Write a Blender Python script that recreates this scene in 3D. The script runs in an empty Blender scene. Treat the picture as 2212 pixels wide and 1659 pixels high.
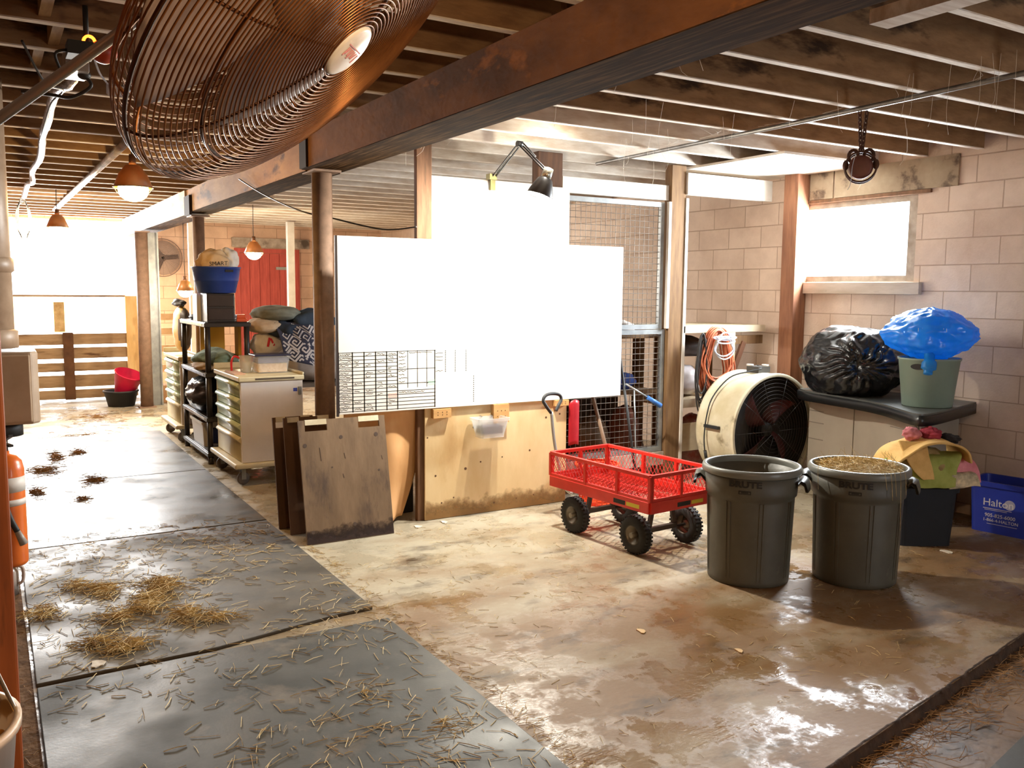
import bpy, math, random
from mathutils import Vector, Matrix, noise as mnoise
random.seed(7)
SC = bpy.context.scene
COL = SC.collection
PI = math.pi

# ---------------------------------------------------------------- camera, sky, exposure
H = 1.70
cam_d = bpy.data.cameras.new('camera'); cam = bpy.data.objects.new('camera', cam_d); COL.objects.link(cam)
cam_d.sensor_width = 36.0; cam_d.lens = 1888.0 / 2212.0 * 36.0; cam_d.clip_start = 0.02; cam_d.clip_end = 200
yaw, pit, rol = math.radians(-31.11), math.radians(-6.138), math.radians(0.472)
fw = Vector((math.cos(yaw)*math.cos(pit), math.sin(yaw)*math.cos(pit), math.sin(pit)))
rt = Vector((math.sin(yaw), -math.cos(yaw), 0)); up = rt.cross(fw)
r2 = rt*math.cos(rol) + up*math.sin(rol); u2 = up*math.cos(rol) - rt*math.sin(rol)
m = Matrix((r2, u2, -fw)).transposed().to_4x4(); m.translation = (0, 0, H)
cam.matrix_world = m
SC.camera = cam
SC.view_settings.view_transform = 'Standard'; SC.view_settings.look = 'None'
SC.view_settings.exposure = 0.38; SC.view_settings.gamma = 1.0; SC.view_settings.use_curve_mapping = False
SC.cycles.max_bounces = 8; SC.cycles.diffuse_bounces = 5; SC.cycles.glossy_bounces = 4
SC.cycles.transmission_bounces = 6; SC.cycles.transparent_max_bounces = 8
SC.cycles.caustics_reflective = False; SC.cycles.caustics_refractive = False
SC.cycles.sample_clamp_indirect = 6.0
SC.cycles.use_denoising = True
world = bpy.data.worlds.new('world'); SC.world = world; world.use_nodes = True
wb = world.node_tree.nodes['Background']; wb.inputs[0].default_value = (0.86, 0.93, 1.0, 1); wb.inputs[1].default_value = 7.0

def light(name, kind, loc, energy, color, size=0.1, size_y=None, look=None, spot=None, blend=0.5, portal=False):
    d = bpy.data.lights.new(name, kind); o = bpy.data.objects.new(name, d); COL.objects.link(o)
    o.location = loc; d.energy = energy; d.color = color
    if kind == 'AREA':
        d.size = size
        if size_y: d.shape = 'RECTANGLE'; d.size_y = size_y
        if portal: d.cycles.is_portal = True
    else: d.shadow_soft_size = size
    if kind == 'SPOT': d.spot_size = spot; d.spot_blend = blend
    if look is not None: o.rotation_euler = Vector(look).to_track_quat('-Z', 'Y').to_euler()
    return o
# daylight through the window in the block wall and through the open end of the aisle
light('window_daylight', 'AREA', (5.02, -6.62, 2.14), 260, (0.89, 0.95, 1.0), 1.15, 0.62, look=(0, 1, -0.12))
light('doorway_daylight', 'AREA', (15.9, -1.1, 2.1), 600, (0.95, 0.98, 1.0), 1.9, 1.15, look=(-1, 0, -0.1))
light('rear_fill_light', 'AREA', (-1.52, -4.65, 1.1), 8, (1.0, 0.96, 0.90), .68, 1.9, look=(1, 0.05, 0))  # added fill from behind the camera, not a known door

# ---------------------------------------------------------------- materials
def lin(h):
    c = [int(h[i:i+2], 16)/255 for i in (0, 2, 4)]
    return tuple((x/12.92 if x <= 0.04045 else ((x+0.055)/1.055)**2.4) for x in c) + (1,)
MATS = {}
def mat(name, c, c2=None, sc=8, st=(1, 1, 1), ro=0.7, rv=0.0, bump=0.0, bsc=None, metal=0.0, lo=0.35, hi=0.65, c3=None, sc3=2.5, lo3=0.56, hi3=0.66, det=5, trans=0, alpha=1, sub=0, coat=0, spec=None, dist=0.02, thin=0):
    if name in MATS: return MATS[name]
    M = bpy.data.materials.new(name); M.use_nodes = True; MATS[name] = M
    N, L = M.node_tree.nodes, M.node_tree.links
    b = N['Principled BSDF']; b.inputs['Base Color'].default_value = lin(c)
    b.inputs['Roughness'].default_value = ro; b.inputs['Metallic'].default_value = metal
    b.inputs['Transmission Weight'].default_value = trans; b.inputs['Alpha'].default_value = alpha
    if thin:   # light passes through this thin sheet
        tl_ = N.new('ShaderNodeBsdfTranslucent'); tl_.inputs[0].default_value = lin(c); ms = N.new('ShaderNodeMixShader'); ms.inputs[0].default_value = thin
        L.new(b.outputs[0], ms.inputs[1]); L.new(tl_.outputs[0], ms.inputs[2]); L.new(ms.outputs[0], N['Material Output'].inputs[0])
    if coat: b.inputs['Coat Weight'].default_value = coat
    if spec is not None: b.inputs['Specular IOR Level'].default_value = spec
    if sub: b.inputs['Subsurface Weight'].default_value = sub; b.inputs['Subsurface Radius'].default_value = (0.05, 0.05, 0.05)
    if c2 or bump or rv or c3:
        tc = N.new('ShaderNodeTexCoord'); mp = N.new('ShaderNodeMapping'); mp.inputs['Scale'].default_value = st
        L.new(tc.outputs['Object'], mp.inputs[0])
        n = N.new('ShaderNodeTexNoise'); n.inputs['Scale'].default_value = sc; n.inputs['Detail'].default_value = det; n.inputs['Roughness'].default_value = 0.6
        L.new(mp.outputs[0], n.inputs['Vector'])
        mr = N.new('ShaderNodeMapRange'); mr.inputs[1].default_value = lo; mr.inputs[2].default_value = hi
        L.new(n.outputs[0], mr.inputs[0]); fac = mr.outputs[0]
        if c2:
            mx = N.new('ShaderNodeMix'); mx.data_type = 'RGBA'
            mx.inputs[6].default_value = lin(c); mx.inputs[7].default_value = lin(c2); L.new(fac, mx.inputs[0])
            out = mx.outputs[2]
            if c3:
                n3 = N.new('ShaderNodeTexNoise'); n3.inputs['Scale'].default_value = sc3; n3.inputs['Detail'].default_value = 6; n3.inputs['Roughness'].default_value = 0.65
                L.new(mp.outputs[0], n3.inputs['Vector'])
                m3 = N.new('ShaderNodeMapRange'); m3.inputs[1].default_value = lo3; m3.inputs[2].default_value = hi3; L.new(n3.outputs[0], m3.inputs[0])
                x3 = N.new('ShaderNodeMix'); x3.data_type = 'RGBA'; L.new(m3.outputs[0], x3.inputs[0]); L.new(out, x3.inputs[6]); x3.inputs[7].default_value = lin(c3)
                out = x3.outputs[2]
            L.new(out, b.inputs['Base Color'])
        if rv:
            r = N.new('ShaderNodeMapRange'); r.inputs[1].default_value = 0.3; r.inputs[2].default_value = 0.7
            r.inputs[3].default_value = max(0.05, ro-rv); r.inputs[4].default_value = min(1, ro+rv)
            nr = N.new('ShaderNodeTexNoise'); nr.inputs['Scale'].default_value = sc*0.6; nr.inputs['Detail'].default_value = 6
            L.new(mp.outputs[0], nr.inputs['Vector']); L.new(nr.outputs[0], r.inputs[0]); L.new(r.outputs[0], b.inputs['Roughness'])
        if bump:
            nb = N.new('ShaderNodeTexNoise'); nb.inputs['Scale'].default_value = bsc or sc*3; nb.inputs['Detail'].default_value = 6
            L.new(mp.outputs[0], nb.inputs['Vector'])
            bp = N.new('ShaderNodeBump'); bp.inputs['Strength'].default_value = bump; bp.inputs['Distance'].default_value = dist
            L.new(nb.outputs[0], bp.inputs['Height']); L.new(bp.outputs[0], b.inputs['Normal'])
    return M
def stain(name, c, top, strength=.8, sc=9):
    if name in MATS: return MATS[name]
    M = bpy.data.materials.new(name); M.use_nodes = True; MATS[name] = M
    N, L = M.node_tree.nodes, M.node_tree.links; b = N['Principled BSDF']; b.inputs['Base Color'].default_value = lin(c); b.inputs['Roughness'].default_value = .85
    tc = N.new('ShaderNodeTexCoord'); sp = N.new('ShaderNodeSeparateXYZ'); L.new(tc.outputs['Object'], sp.inputs[0])
    n = N.new('ShaderNodeTexNoise'); n.inputs['Scale'].default_value = sc; n.inputs['Detail'].default_value = 7; n.inputs['Roughness'].default_value = .65; L.new(tc.outputs['Object'], n.inputs['Vector'])
    a = N.new('ShaderNodeMath'); a.operation = 'MULTIPLY_ADD'; a.inputs[1].default_value = top*1.6; a.inputs[2].default_value = -top*.8; L.new(n.outputs[0], a.inputs[0])
    d = N.new('ShaderNodeMath'); d.operation = 'ADD'; L.new(sp.outputs[2], d.inputs[0]); L.new(a.outputs[0], d.inputs[1])
    r = N.new('ShaderNodeMapRange'); r.inputs[1].default_value = top*.95; r.inputs[2].default_value = top*.2; r.inputs[3].default_value = 0; r.inputs[4].default_value = strength; L.new(d.outputs[0], r.inputs[0])
    L.new(r.outputs[0], b.inputs['Alpha']); return M
def emit(name, c, s):
    if name in MATS: return MATS[name]
    M = bpy.data.materials.new(name); M.use_nodes = True; MATS[name] = M
    b = M.node_tree.nodes['Principled BSDF']; b.inputs['Base Color'].default_value = lin(c)
    b.inputs['Emission Color'].default_value = lin(c); b.inputs['Emission Strength'].default_value = s
    return M
def block_mat(name, axis, x0, z0, c1, c2, cm, dirt):
    M = bpy.data.materials.new(name); M.use_nodes = True
    N, L = M.node_tree.nodes, M.node_tree.links; b = N['Principled BSDF']; b.inputs['Roughness'].default_value = 0.92
    g = N.new('ShaderNodeNewGeometry'); sp = N.new('ShaderNodeSeparateXYZ'); L.new(g.outputs['Position'], sp.inputs[0])
    cb = N.new('ShaderNodeCombineXYZ'); L.new(sp.outputs[axis], cb.inputs[0]); L.new(sp.outputs[2], cb.inputs[1])
    mp = N.new('ShaderNodeMapping'); mp.inputs['Location'].default_value = (-x0, -z0, 0); L.new(cb.outputs[0], mp.inputs[0])
    br = N.new('ShaderNodeTexBrick'); br.offset = 0.5; br.inputs['Scale'].default_value = 1
    br.inputs['Brick Width'].default_value = 0.425; br.inputs['Row Height'].default_value = 0.2043; br.inputs['Mortar Size'].default_value = 0.005; br.inputs['Mortar Smooth'].default_value = 0.35
    br.inputs['Color1'].default_value = lin(c1); br.inputs['Color2'].default_value = lin(c2); br.inputs['Mortar'].default_value = lin(cm)
    L.new(mp.outputs[0], br.inputs[0])
    n = N.new('ShaderNodeTexNoise'); n.inputs['Scale'].default_value = 2.2; n.inputs['Detail'].default_value = 8; n.inputs['Roughness'].default_value = 0.65
    L.new(g.outputs['Position'], n.inputs['Vector'])
    mr = N.new('ShaderNodeMapRange'); mr.inputs[1].default_value = 0.42; mr.inputs[2].default_value = 0.72; L.new(n.outputs[0], mr.inputs[0])
    mu = N.new('ShaderNodeMath'); mu.operation = 'MULTIPLY'; mu.inputs[1].default_value = 0.55; L.new(mr.outputs[0], mu.inputs[0])
    mx = N.new('ShaderNodeMix'); mx.data_type = 'RGBA'; L.new(mu.outputs[0], mx.inputs[0]); L.new(br.outputs[0], mx.inputs[6]); mx.inputs[7].default_value = lin(dirt)
    L.new(mx.outputs[2], b.inputs['Base Color'])
    n2 = N.new('ShaderNodeTexNoise'); n2.inputs['Scale'].default_value = 60; L.new(g.outputs['Position'], n2.inputs['Vector'])
    su = N.new('ShaderNodeMath'); su.operation = 'MULTIPLY_ADD'; su.inputs[1].default_value = -1.0; L.new(br.outputs[1], su.inputs[0]); 
    m2 = N.new('ShaderNodeMath'); m2.operation = 'MULTIPLY'; m2.inputs[1].default_value = 0.25; L.new(n2.outputs[0], m2.inputs[0]); L.new(m2.outputs[0], su.inputs[2])
    bp = N.new('ShaderNodeBump'); bp.inputs['Strength'].default_value = 0.7; bp.inputs['Distance'].default_value = 0.012
    L.new(su.outputs[0], bp.inputs['Height']); L.new(bp.outputs[0], b.inputs['Normal'])
    return M

# ---------------------------------------------------------------- mesh builder
class MB:
    def __init__(s): s.v = []; s.f = []; s.sm = []; s.mi = []; s.cur = 0
    def add(s, vs, fs, smooth=False):
        o = len(s.v); s.v += [tuple(v) for v in vs]
        for f in fs: s.f.append(tuple(i+o for i in f)); s.sm.append(smooth); s.mi.append(s.cur)
        return s
    def box(s, x0, x1, y0, y1, z0, z1):
        x0, x1 = sorted((x0, x1)); y0, y1 = sorted((y0, y1)); z0, z1 = sorted((z0, z1))
        return s.add([(x0,y0,z0),(x1,y0,z0),(x1,y1,z0),(x0,y1,z0),(x0,y0,z1),(x1,y0,z1),(x1,y1,z1),(x0,y1,z1)],
                     [(3,2,1,0),(4,5,6,7),(0,1,5,4),(1,2,6,5),(2,3,7,6),(3,0,4,7)])
    def obox(s, c, ax, ay, az, sx, sy, sz):
        c = Vector(c); X, Y, Z = Vector(ax).normalized()*sx/2, Vector(ay).normalized()*sy/2, Vector(az).normalized()*sz/2
        vs = [c+a*X+b*Y+d*Z for d in (-1, 1) for a, b in ((-1,-1),(1,-1),(1,1),(-1,1))]
        return s.add(vs, [(3,2,1,0),(4,5,6,7),(0,1,5,4),(1,2,6,5),(2,3,7,6),(3,0,4,7)])
    def bar(s, p, q, w, h=None, upv=(0, 0, 1)):
        p, q = Vector(p), Vector(q); d = q-p; l = d.length; d.normalize(); U = Vector(upv)
        if abs(d.dot(U)) > 0.95: U = Vector((1, 0, 0))
        sd = d.cross(U).normalized(); U = sd.cross(d)
        return s.obox((p+q)/2, d, sd, U, l, w, h or w)
    def tube(s, pts, r, n=8, closed=False, caps=True, smooth=True):
        pts = [Vector(p) for p in pts]; k = len(pts); rings = []
        t0 = (pts[1]-pts[0]).normalized(); a = Vector((0, 0, 1)) if abs(t0.z) < 0.9 else Vector((1, 0, 0))
        nrm = t0.cross(a).normalized()
        for i, p in enumerate(pts):
            t = (pts[(i+1) % k]-pts[i-1]) if closed else (pts[min(i+1, k-1)]-pts[max(i-1, 0)])
            if t.length < 1e-9: t = t0.copy()
            t.normalize(); nrm = nrm - t*nrm.dot(t)
            if nrm.length < 1e-6: nrm = t.orthogonal()
            nrm.normalize(); bn = t.cross(nrm); rr = r[i] if isinstance(r, (list, tuple)) else r
            rings.append([p+rr*(math.cos(2*PI*j/n)*nrm+math.sin(2*PI*j/n)*bn) for j in range(n)])
        o = [v for R in rings for v in R]; fs = []
        for i in range(k if closed else k-1):
            i2 = (i+1) % k
            for j in range(n): fs.append((i*n+j, i*n+(j+1) % n, i2*n+(j+1) % n, i2*n+j))
        s.add(o, fs, smooth)
        if not closed and caps:
            b = len(s.v)-len(o); s.f.append(tuple(b+j for j in range(n-1, -1, -1))); s.f.append(tuple(b+(k-1)*n+j for j in range(n))); s.sm += [False]*2; s.mi += [s.cur]*2
        return s
    def cyl(s, p, q, r0, r1=None, n=24, caps=True):
        p, q = Vector(p), Vector(q); return s.tube([p, q], [r0, r0 if r1 is None else r1], n, caps=caps)
    def lathe(s, prof, n=32, c=(0, 0, 0), ax=(0, 0, 1), smooth=True, capb=False, capt=False, sx=1, sy=1):
        Z = Vector(ax).normalized(); X = Z.orthogonal().normalized() if abs(Z.z) < 0.999 else Vector((1, 0, 0)); Y = Z.cross(X); c = Vector(c)
        vs = [c+Z*z+r*(sx*math.cos(2*PI*j/n)*X+sy*math.sin(2*PI*j/n)*Y) for r, z in prof for j in range(n)]; fs = []
        for i in range(len(prof)-1):
            for j in range(n): fs.append((i*n+j, i*n+(j+1) % n, (i+1)*n+(j+1) % n, (i+1)*n+j))
        s.add(vs, fs, smooth); b = len(s.v)-len(vs)
        if capb: s.f.append(tuple(b+j for j in range(n-1, -1, -1))); s.sm.append(False); s.mi.append(s.cur)
        if capt: s.f.append(tuple(b+(len(prof)-1)*n+j for j in range(n))); s.sm.append(False); s.mi.append(s.cur)
        return s
    def ring(s, c, ax, R, r, n=48, k=6):
        Z = Vector(ax).normalized(); X = Z.orthogonal().normalized(); Y = Z.cross(X); c = Vector(c)
        return s.tube([c+R*(math.cos(2*PI*i/n)*X+math.sin(2*PI*i/n)*Y) for i in range(n)], r, k, closed=True)
    def prism(s, poly, z0, z1, smooth=False):
        n = len(poly); vs = [(x, y, z0) for x, y in poly]+[(x, y, z1) for x, y in poly]
        s.add(vs, [tuple(range(n-1, -1, -1)), tuple(range(n, 2*n))])
        b = len(s.v)-2*n
        for i in range(n): s.f.append((b+i, b+(i+1) % n, b+n+(i+1) % n, b+n+i)); s.sm.append(smooth); s.mi.append(s.cur)
        return s
    def grid(s, fn, nu, nv, smooth=True, closed_u=False):
        vs = [fn(i/(nu if closed_u else nu-1), j/(nv-1)) for j in range(nv) for i in range(nu)]; fs = []
        for j in range(nv-1):
            for i in range(nu if closed_u else nu-1):
                i2 = (i+1) % nu; fs.append((j*nu+i, j*nu+i2, (j+1)*nu+i2, (j+1)*nu+i))
        return s.add(vs, fs, smooth)
    def ball(s, c, rx, ry=None, rz=None, nu=32, nv=20, fn=None):
        ry = rx if ry is None else ry; rz = rx if rz is None else rz; c = Vector(c)
        def P(u, v):
            th = 2*PI*u; ph = PI*(v*0.998+0.001); d = Vector((math.cos(th)*math.sin(ph), math.sin(th)*math.sin(ph), -math.cos(ph)))
            k = fn(d) if fn else 1.0
            if isinstance(k, Vector): return c+k
            return c+Vector((d.x*rx, d.y*ry, d.z*rz))*k
        return s.grid(P, nu, nv, True, True)
    def lattice(s, o, U, V, w, h, pitch, ratio, t):
        o, U, V = Vector(o), Vector(U).normalized(), Vector(V).normalized()
        for sg in (1, -1):
            k = -h*ratio-pitch if sg == 1 else 0
            while k < w+h*ratio+pitch:
                a, b = (k, 0.0), (k+sg*h*ratio, h)
                pts = []
                for (x, y) in (a, b): pts.append([x, y])
                def clip(p, q):
                    t0, t1 = 0.0, 1.0; dx = q[0]-p[0]
                    if abs(dx) > 1e-9:
                        ta, tb = sorted(((0-p[0])/dx, (w-p[0])/dx)); t0, t1 = max(t0, ta), min(t1, tb)
                    elif not 0 <= p[0] <= w: return None
                    if t1-t0 < 0.02: return None
                    f = lambda q_: (p[0]+dx*q_, p[1]+(q[1]-p[1])*q_)
                    return f(t0), f(t1)
                c = clip(a, b)
                if c: s.bar(o+U*c[0][0]+V*c[0][1], o+U*c[1][0]+V*c[1][1], t, t, U.cross(V))
                k += pitch
        return s
    def xf(s, fn): s.v = [tuple(fn(Vector(v))) for v in s.v]; return s

def smooth_path(pts, k=8, closed=False):
    P = [Vector(p) for p in pts]; n = len(P); out = []
    for i in range(n if closed else n-1):
        g = lambda j: P[j % n] if closed else P[max(0, min(n-1, j))]
        a, b, c, d = g(i-1), g(i), g(i+1), g(i+2)
        for j in range(k):
            t = j/k; out.append(0.5*((2*b)+(c-a)*t+(2*a-5*b+4*c-d)*t*t+(3*b-a-3*c+d)*t**3))
    if not closed: out.append(P[-1])
    return out
def nz(p, s=1.0, o=0.0): return mnoise.noise(Vector(p)*s+Vector((o, o*1.7, -o)))

def _mesh(name, mb, M, bevel=0, seg=2, sub=0, solid=0):
    me = bpy.data.meshes.new(name); me.from_pydata(mb.v, [], mb.f)
    me.polygons.foreach_set('use_smooth', mb.sm)
    for x in (M if isinstance(M, (list, tuple)) else [M]): me.materials.append(x)
    me.polygons.foreach_set('material_index', mb.mi); me.update()
    o = bpy.data.objects.new(name, me); COL.objects.link(o)
    if solid: md = o.modifiers.new('thick', 'SOLIDIFY'); md.thickness = solid; md.offset = 0
    if bevel: md = o.modifiers.new('round', 'BEVEL'); md.width = bevel; md.segments = seg; md.limit_method = 'ANGLE'
    if sub: md = o.modifiers.new('sub', 'SUBSURF'); md.levels = sub; md.render_levels = sub
    return o
def T(name, label, cat, loc=(0, 0, 0), rz=0.0, group=None):
    o = bpy.data.objects.new(name, None); COL.objects.link(o); o.empty_display_size = 0.1
    o.location = loc; o.rotation_euler = (0, 0, rz); o['label'] = label; o['category'] = cat
    if group: o['group'] = group
    return o
def root(o):
    while o.parent: o = o.parent
    return o
def part(name, mb, M, parent, world=False, label=None, kind=None, **kw):
    if world:
        r = root(parent); L = Vector(r.location); R = Matrix.Rotation(-r.rotation_euler.z, 3, 'Z')
        mb.xf(lambda v: R @ (v-L))
    o = _mesh(name, mb, M, **kw); o.parent = parent
    if label: o['label'] = label
    if kind: o['kind'] = kind
    return o
def one(name, mb, M, label, cat, group=None, kind=None, **kw):
    xs, ys, zs = zip(*mb.v); c = Vector(((min(xs)+max(xs))/2, (min(ys)+max(ys))/2, min(zs)))
    mb.xf(lambda v: v-c); o = _mesh(name, mb, M, **kw); o.location = c
    if label: o['label'] = label
    if cat: o['category'] = cat
    if group: o['group'] = group
    if kind: o['kind'] = kind
    return o
def struct(name, mb, M, parent=None, **kw):
    o = _mesh(name, mb, M, **kw)
    if parent: o.parent = parent
    else: o['kind'] = 'structure'
    return o
def dup(o, loc, rz=None, label=None):
    c = o.copy(); COL.objects.link(c); c.location = loc
    if rz is not None: c.rotation_euler = (0, 0, rz)
    if label: c['label'] = label
    for ch in [x for x in SC.objects if x.parent == o]:
        d = ch.copy(); COL.objects.link(d); d.parent = c
        for g in [x for x in SC.objects if x.parent == ch]:
            e = g.copy(); COL.objects.link(e); e.parent = d
    return c
def text_mb(body, size, thick=0.0015, align='CENTER', bold=0):
    cu = bpy.data.curves.new('lettering', 'FONT'); cu.body = body; cu.size = size; cu.extrude = thick; cu.align_x = align; cu.align_y = 'CENTER'; cu.resolution_u = 3; cu.offset = bold
    o = bpy.data.objects.new('lettering', cu); COL.objects.link(o); dg = bpy.context.evaluated_depsgraph_get()
    me = o.evaluated_get(dg).to_mesh(); mb = MB(); mb.add([tuple(v.co) for v in me.vertices], [tuple(p.vertices) for p in me.polygons])
    o.evaluated_get(dg).to_mesh_clear(); bpy.data.objects.remove(o); bpy.data.curves.remove(cu)
    return mb
def place(mb, o, X, Y):   # a mesh drawn in the x-y plane laid on the plane o + X,Y
    o, X, Y = Vector(o), Vector(X).normalized(), Vector(Y).normalized(); Z = X.cross(Y)
    return mb.xf(lambda v: o+X*v.x+Y*v.y+Z*v.z)

# ---------------------------------------------------------------- structure
WR, WL, XF, XB, ZD, JZ = -6.45, 0.10, 15.5, -1.5, 3.01, 2.775
def floor_mat():
    M = mat('worn_concrete', 'aaa08a', '7d603f', sc=1.6, lo=0.34, hi=0.70, c3='45372a', sc3=2.6, lo3=0.54, hi3=0.74, st=(1.7, 0.75, 1), ro=0.5, det=8, bump=0.25, bsc=30, dist=0.008)
    N, L = M.node_tree.nodes, M.node_tree.links; b = N['Principled BSDF']
    tc = N.new('ShaderNodeTexCoord'); n = N.new('ShaderNodeTexNoise'); n.inputs['Scale'].default_value = 2.3; n.inputs['Detail'].default_value = 9; n.inputs['Roughness'].default_value = 0.7
    L.new(tc.outputs['Object'], n.inputs['Vector'])
    r = N.new('ShaderNodeMapRange'); r.inputs[1].default_value = 0.47; r.inputs[2].default_value = 0.57; r.inputs[3].default_value = 0.66; r.inputs[4].default_value = 0.10
    L.new(n.outputs[0], r.inputs[0]); L.new(r.outputs[0], b.inputs['Roughness'])
    # the mask that mixes clean and trodden concrete drifts with the distance from the plywood wall, where the hay is dragged out
    mx = [x for x in N if x.type == 'MIX'][0]; src = mx.inputs[0].links[0].from_socket
    sp = N.new('ShaderNodeSeparateXYZ'); L.new(tc.outputs['Object'], sp.inputs[0])
    g = N.new('ShaderNodeMapRange'); g.inputs[1].default_value = 5.2; g.inputs[2].default_value = 3.4; g.inputs[3].default_value = -0.45; g.inputs[4].default_value = 0.5; L.new(sp.outputs[0], g.inputs[0])
    ad = N.new('ShaderNodeMath'); ad.operation = 'ADD'; ad.use_clamp = True; L.new(src, ad.inputs[0]); L.new(g.outputs[0], ad.inputs[1]); L.new(ad.outputs[0], mx.inputs[0])
    return M
FLOOR = floor_mat()
gut = lambda y: 1.956 + (y+2.524)/(-1.879)*0.337          # x of the slab's front edge
fl = MB().prism([(gut(1.6), 1.6), (gut(-1.60), -1.60), (gut(-7), -7), (XF+1.5, -7), (XF+1.5, 1.6)], -0.3, 0.0)
struct('floor', fl, FLOOR)
LOWF = mat('damp_dirty_concrete', '7d6348', '5a4532', sc=2.5, c3='2f2419', ro=0.6, rv=0.25, bump=0.25, bsc=30, dist=0.008)
struct('floor_lower', MB().box(XB-0.3, 3.2, -7, 1.6, -0.4, -0.05), LOWF)
BLK = block_mat('block_wall_paint', 0, 3.73, 0.90, 'dfcbb9', 'd2bca9', 'b59d89', 'a88d7a')
BLKF = block_mat('block_wall_far_paint', 1, -3.0, 0.90, 'dfc0a6', 'd6b298', 'b3937c', 'ad8d74')
w = MB()
for a in ((XB, 4.42, -0.4, ZD), (5.62, XF, -0.4, ZD), (4.42, 5.62, -0.4, 1.80), (4.42, 5.62, 2.49, ZD)): w.box(a[0], a[1], WR-0.22, WR, a[2], a[3])
struct('wall_right', w, BLK)
w = MB()
for a in ((-7, -2.25, 0, ZD), (-2.25, 0.5, 2.74, ZD), (0.02, 0.5, 0, 2.74)): w.box(XF, XF+0.2, a[0], a[1], a[2], a[3])
struct('wall_far', w, BLKF)
OLDW = mat('old_dark_boards', '6b4a31', '4a3221', sc=5, st=(1, 1, 6), ro=0.85, bump=0.3)
struct('wall_left', MB().box(1.66, XF+0.2, WL, WL+0.2, -0.3, ZD), OLDW)
struct('wall_left_return', MB().box(1.52, 1.66, WL+0.02, 1.6, -0.3, ZD), OLDW)
struct('wall_near_left', MB().box(XB, 1.66, 1.5, 1.6, -0.4, ZD), OLDW)
w = MB()
for a in ((-7, -5.0, -0.4, ZD), (-4.3, 1.6, -0.4, ZD), (-5.0, -4.3, 2.1, ZD)): w.box(XB-0.15, XB, a[0], a[1], a[2], a[3])  # the gap in this unseen wall is added for the fill light
struct('wall_back', w, OLDW)
PLANK = mat('orange_stained_plank', '93522a', '6f3a1c', sc=4, st=(6, 6, 0.7), ro=0.55, c3='4a2814', sc3=3)
one('door_post', MB().box(1.50, 1.64, -0.0195, WL+0.02, -0.05, JZ-0.002), PLANK, 'tall orange-brown wooden door post beside the camera at the corner of the left wall', 'post', bevel=0.004)
DECK = mat('ceiling_deck_boards', '6f5238', '523b28', sc=4, st=(1, 8, 1), ro=0.9, c3='3a2a1d')
struct('ceiling', MB().box(XB-0.15, XF+0.2, -7, 1.6, ZD, ZD+0.08), DECK)
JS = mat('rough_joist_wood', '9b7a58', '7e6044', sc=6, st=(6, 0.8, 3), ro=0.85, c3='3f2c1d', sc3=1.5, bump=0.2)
JW = mat('lamplit_joist_wood', 'd9cfc0', 'b5a089', sc=4, st=(6, 0.7, 3), ro=0.85, c3='7b6148', sc3=1.3, lo3=0.6, hi3=0.72)  # paler copy of the joist wood, painting in the clamp lamp's overexposure
JE = mat('lit_pale_joist_edge', 'f1ebe0', 'c9bcab', sc=9, st=(8, 1, 1), ro=0.9, lo=0.4, hi=0.75)  # undersides coloured pale to stand for light from the floor and lamp
def joist(x, y0, y1, side):
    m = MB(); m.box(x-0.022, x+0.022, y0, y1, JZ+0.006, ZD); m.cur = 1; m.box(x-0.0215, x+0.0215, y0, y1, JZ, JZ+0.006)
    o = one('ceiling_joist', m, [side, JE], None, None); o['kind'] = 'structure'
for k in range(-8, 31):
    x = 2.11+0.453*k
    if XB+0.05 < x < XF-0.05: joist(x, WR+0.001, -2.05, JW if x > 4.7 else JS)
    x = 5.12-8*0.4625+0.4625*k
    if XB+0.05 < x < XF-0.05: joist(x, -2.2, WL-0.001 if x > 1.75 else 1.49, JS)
# solid bridging between the joists over the aisle
BRG = mat('pale_bridging_wood', 'a98a63', '8b6c49', sc=6, st=(1, 5, 1), ro=0.85)
for i, (xa, y) in enumerate(((3.735, -0.27), (4.195, -0.33), (4.66, -0.28), (5.12, -0.34))):
    m = MB().box(xa+0.024, xa+0.438, y-0.022, y+0.022, JZ+0.02, ZD-0.01)
    o = one('ceiling_bridging', m, BRG, None, None); o['kind'] = 'structure'
# plank nailed under the joists, and a white panel added for the glare over the window corner
one('ceiling_cleat', MB().box(1.45, 2.27, -3.06, -2.95, 2.72, JZ-0.001), [JW], 'short pale cleat nailed under the joists beside the big beam', 'board')
WHP = mat('white_painted_board', 'e9e5dc', 'cfc8bb', sc=3, ro=0.7)
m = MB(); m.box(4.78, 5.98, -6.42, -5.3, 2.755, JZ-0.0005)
one('ceiling_glare_panel', m, WHP, 'white panel added for the glare under the joists in the corner above the window', 'panel')

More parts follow.
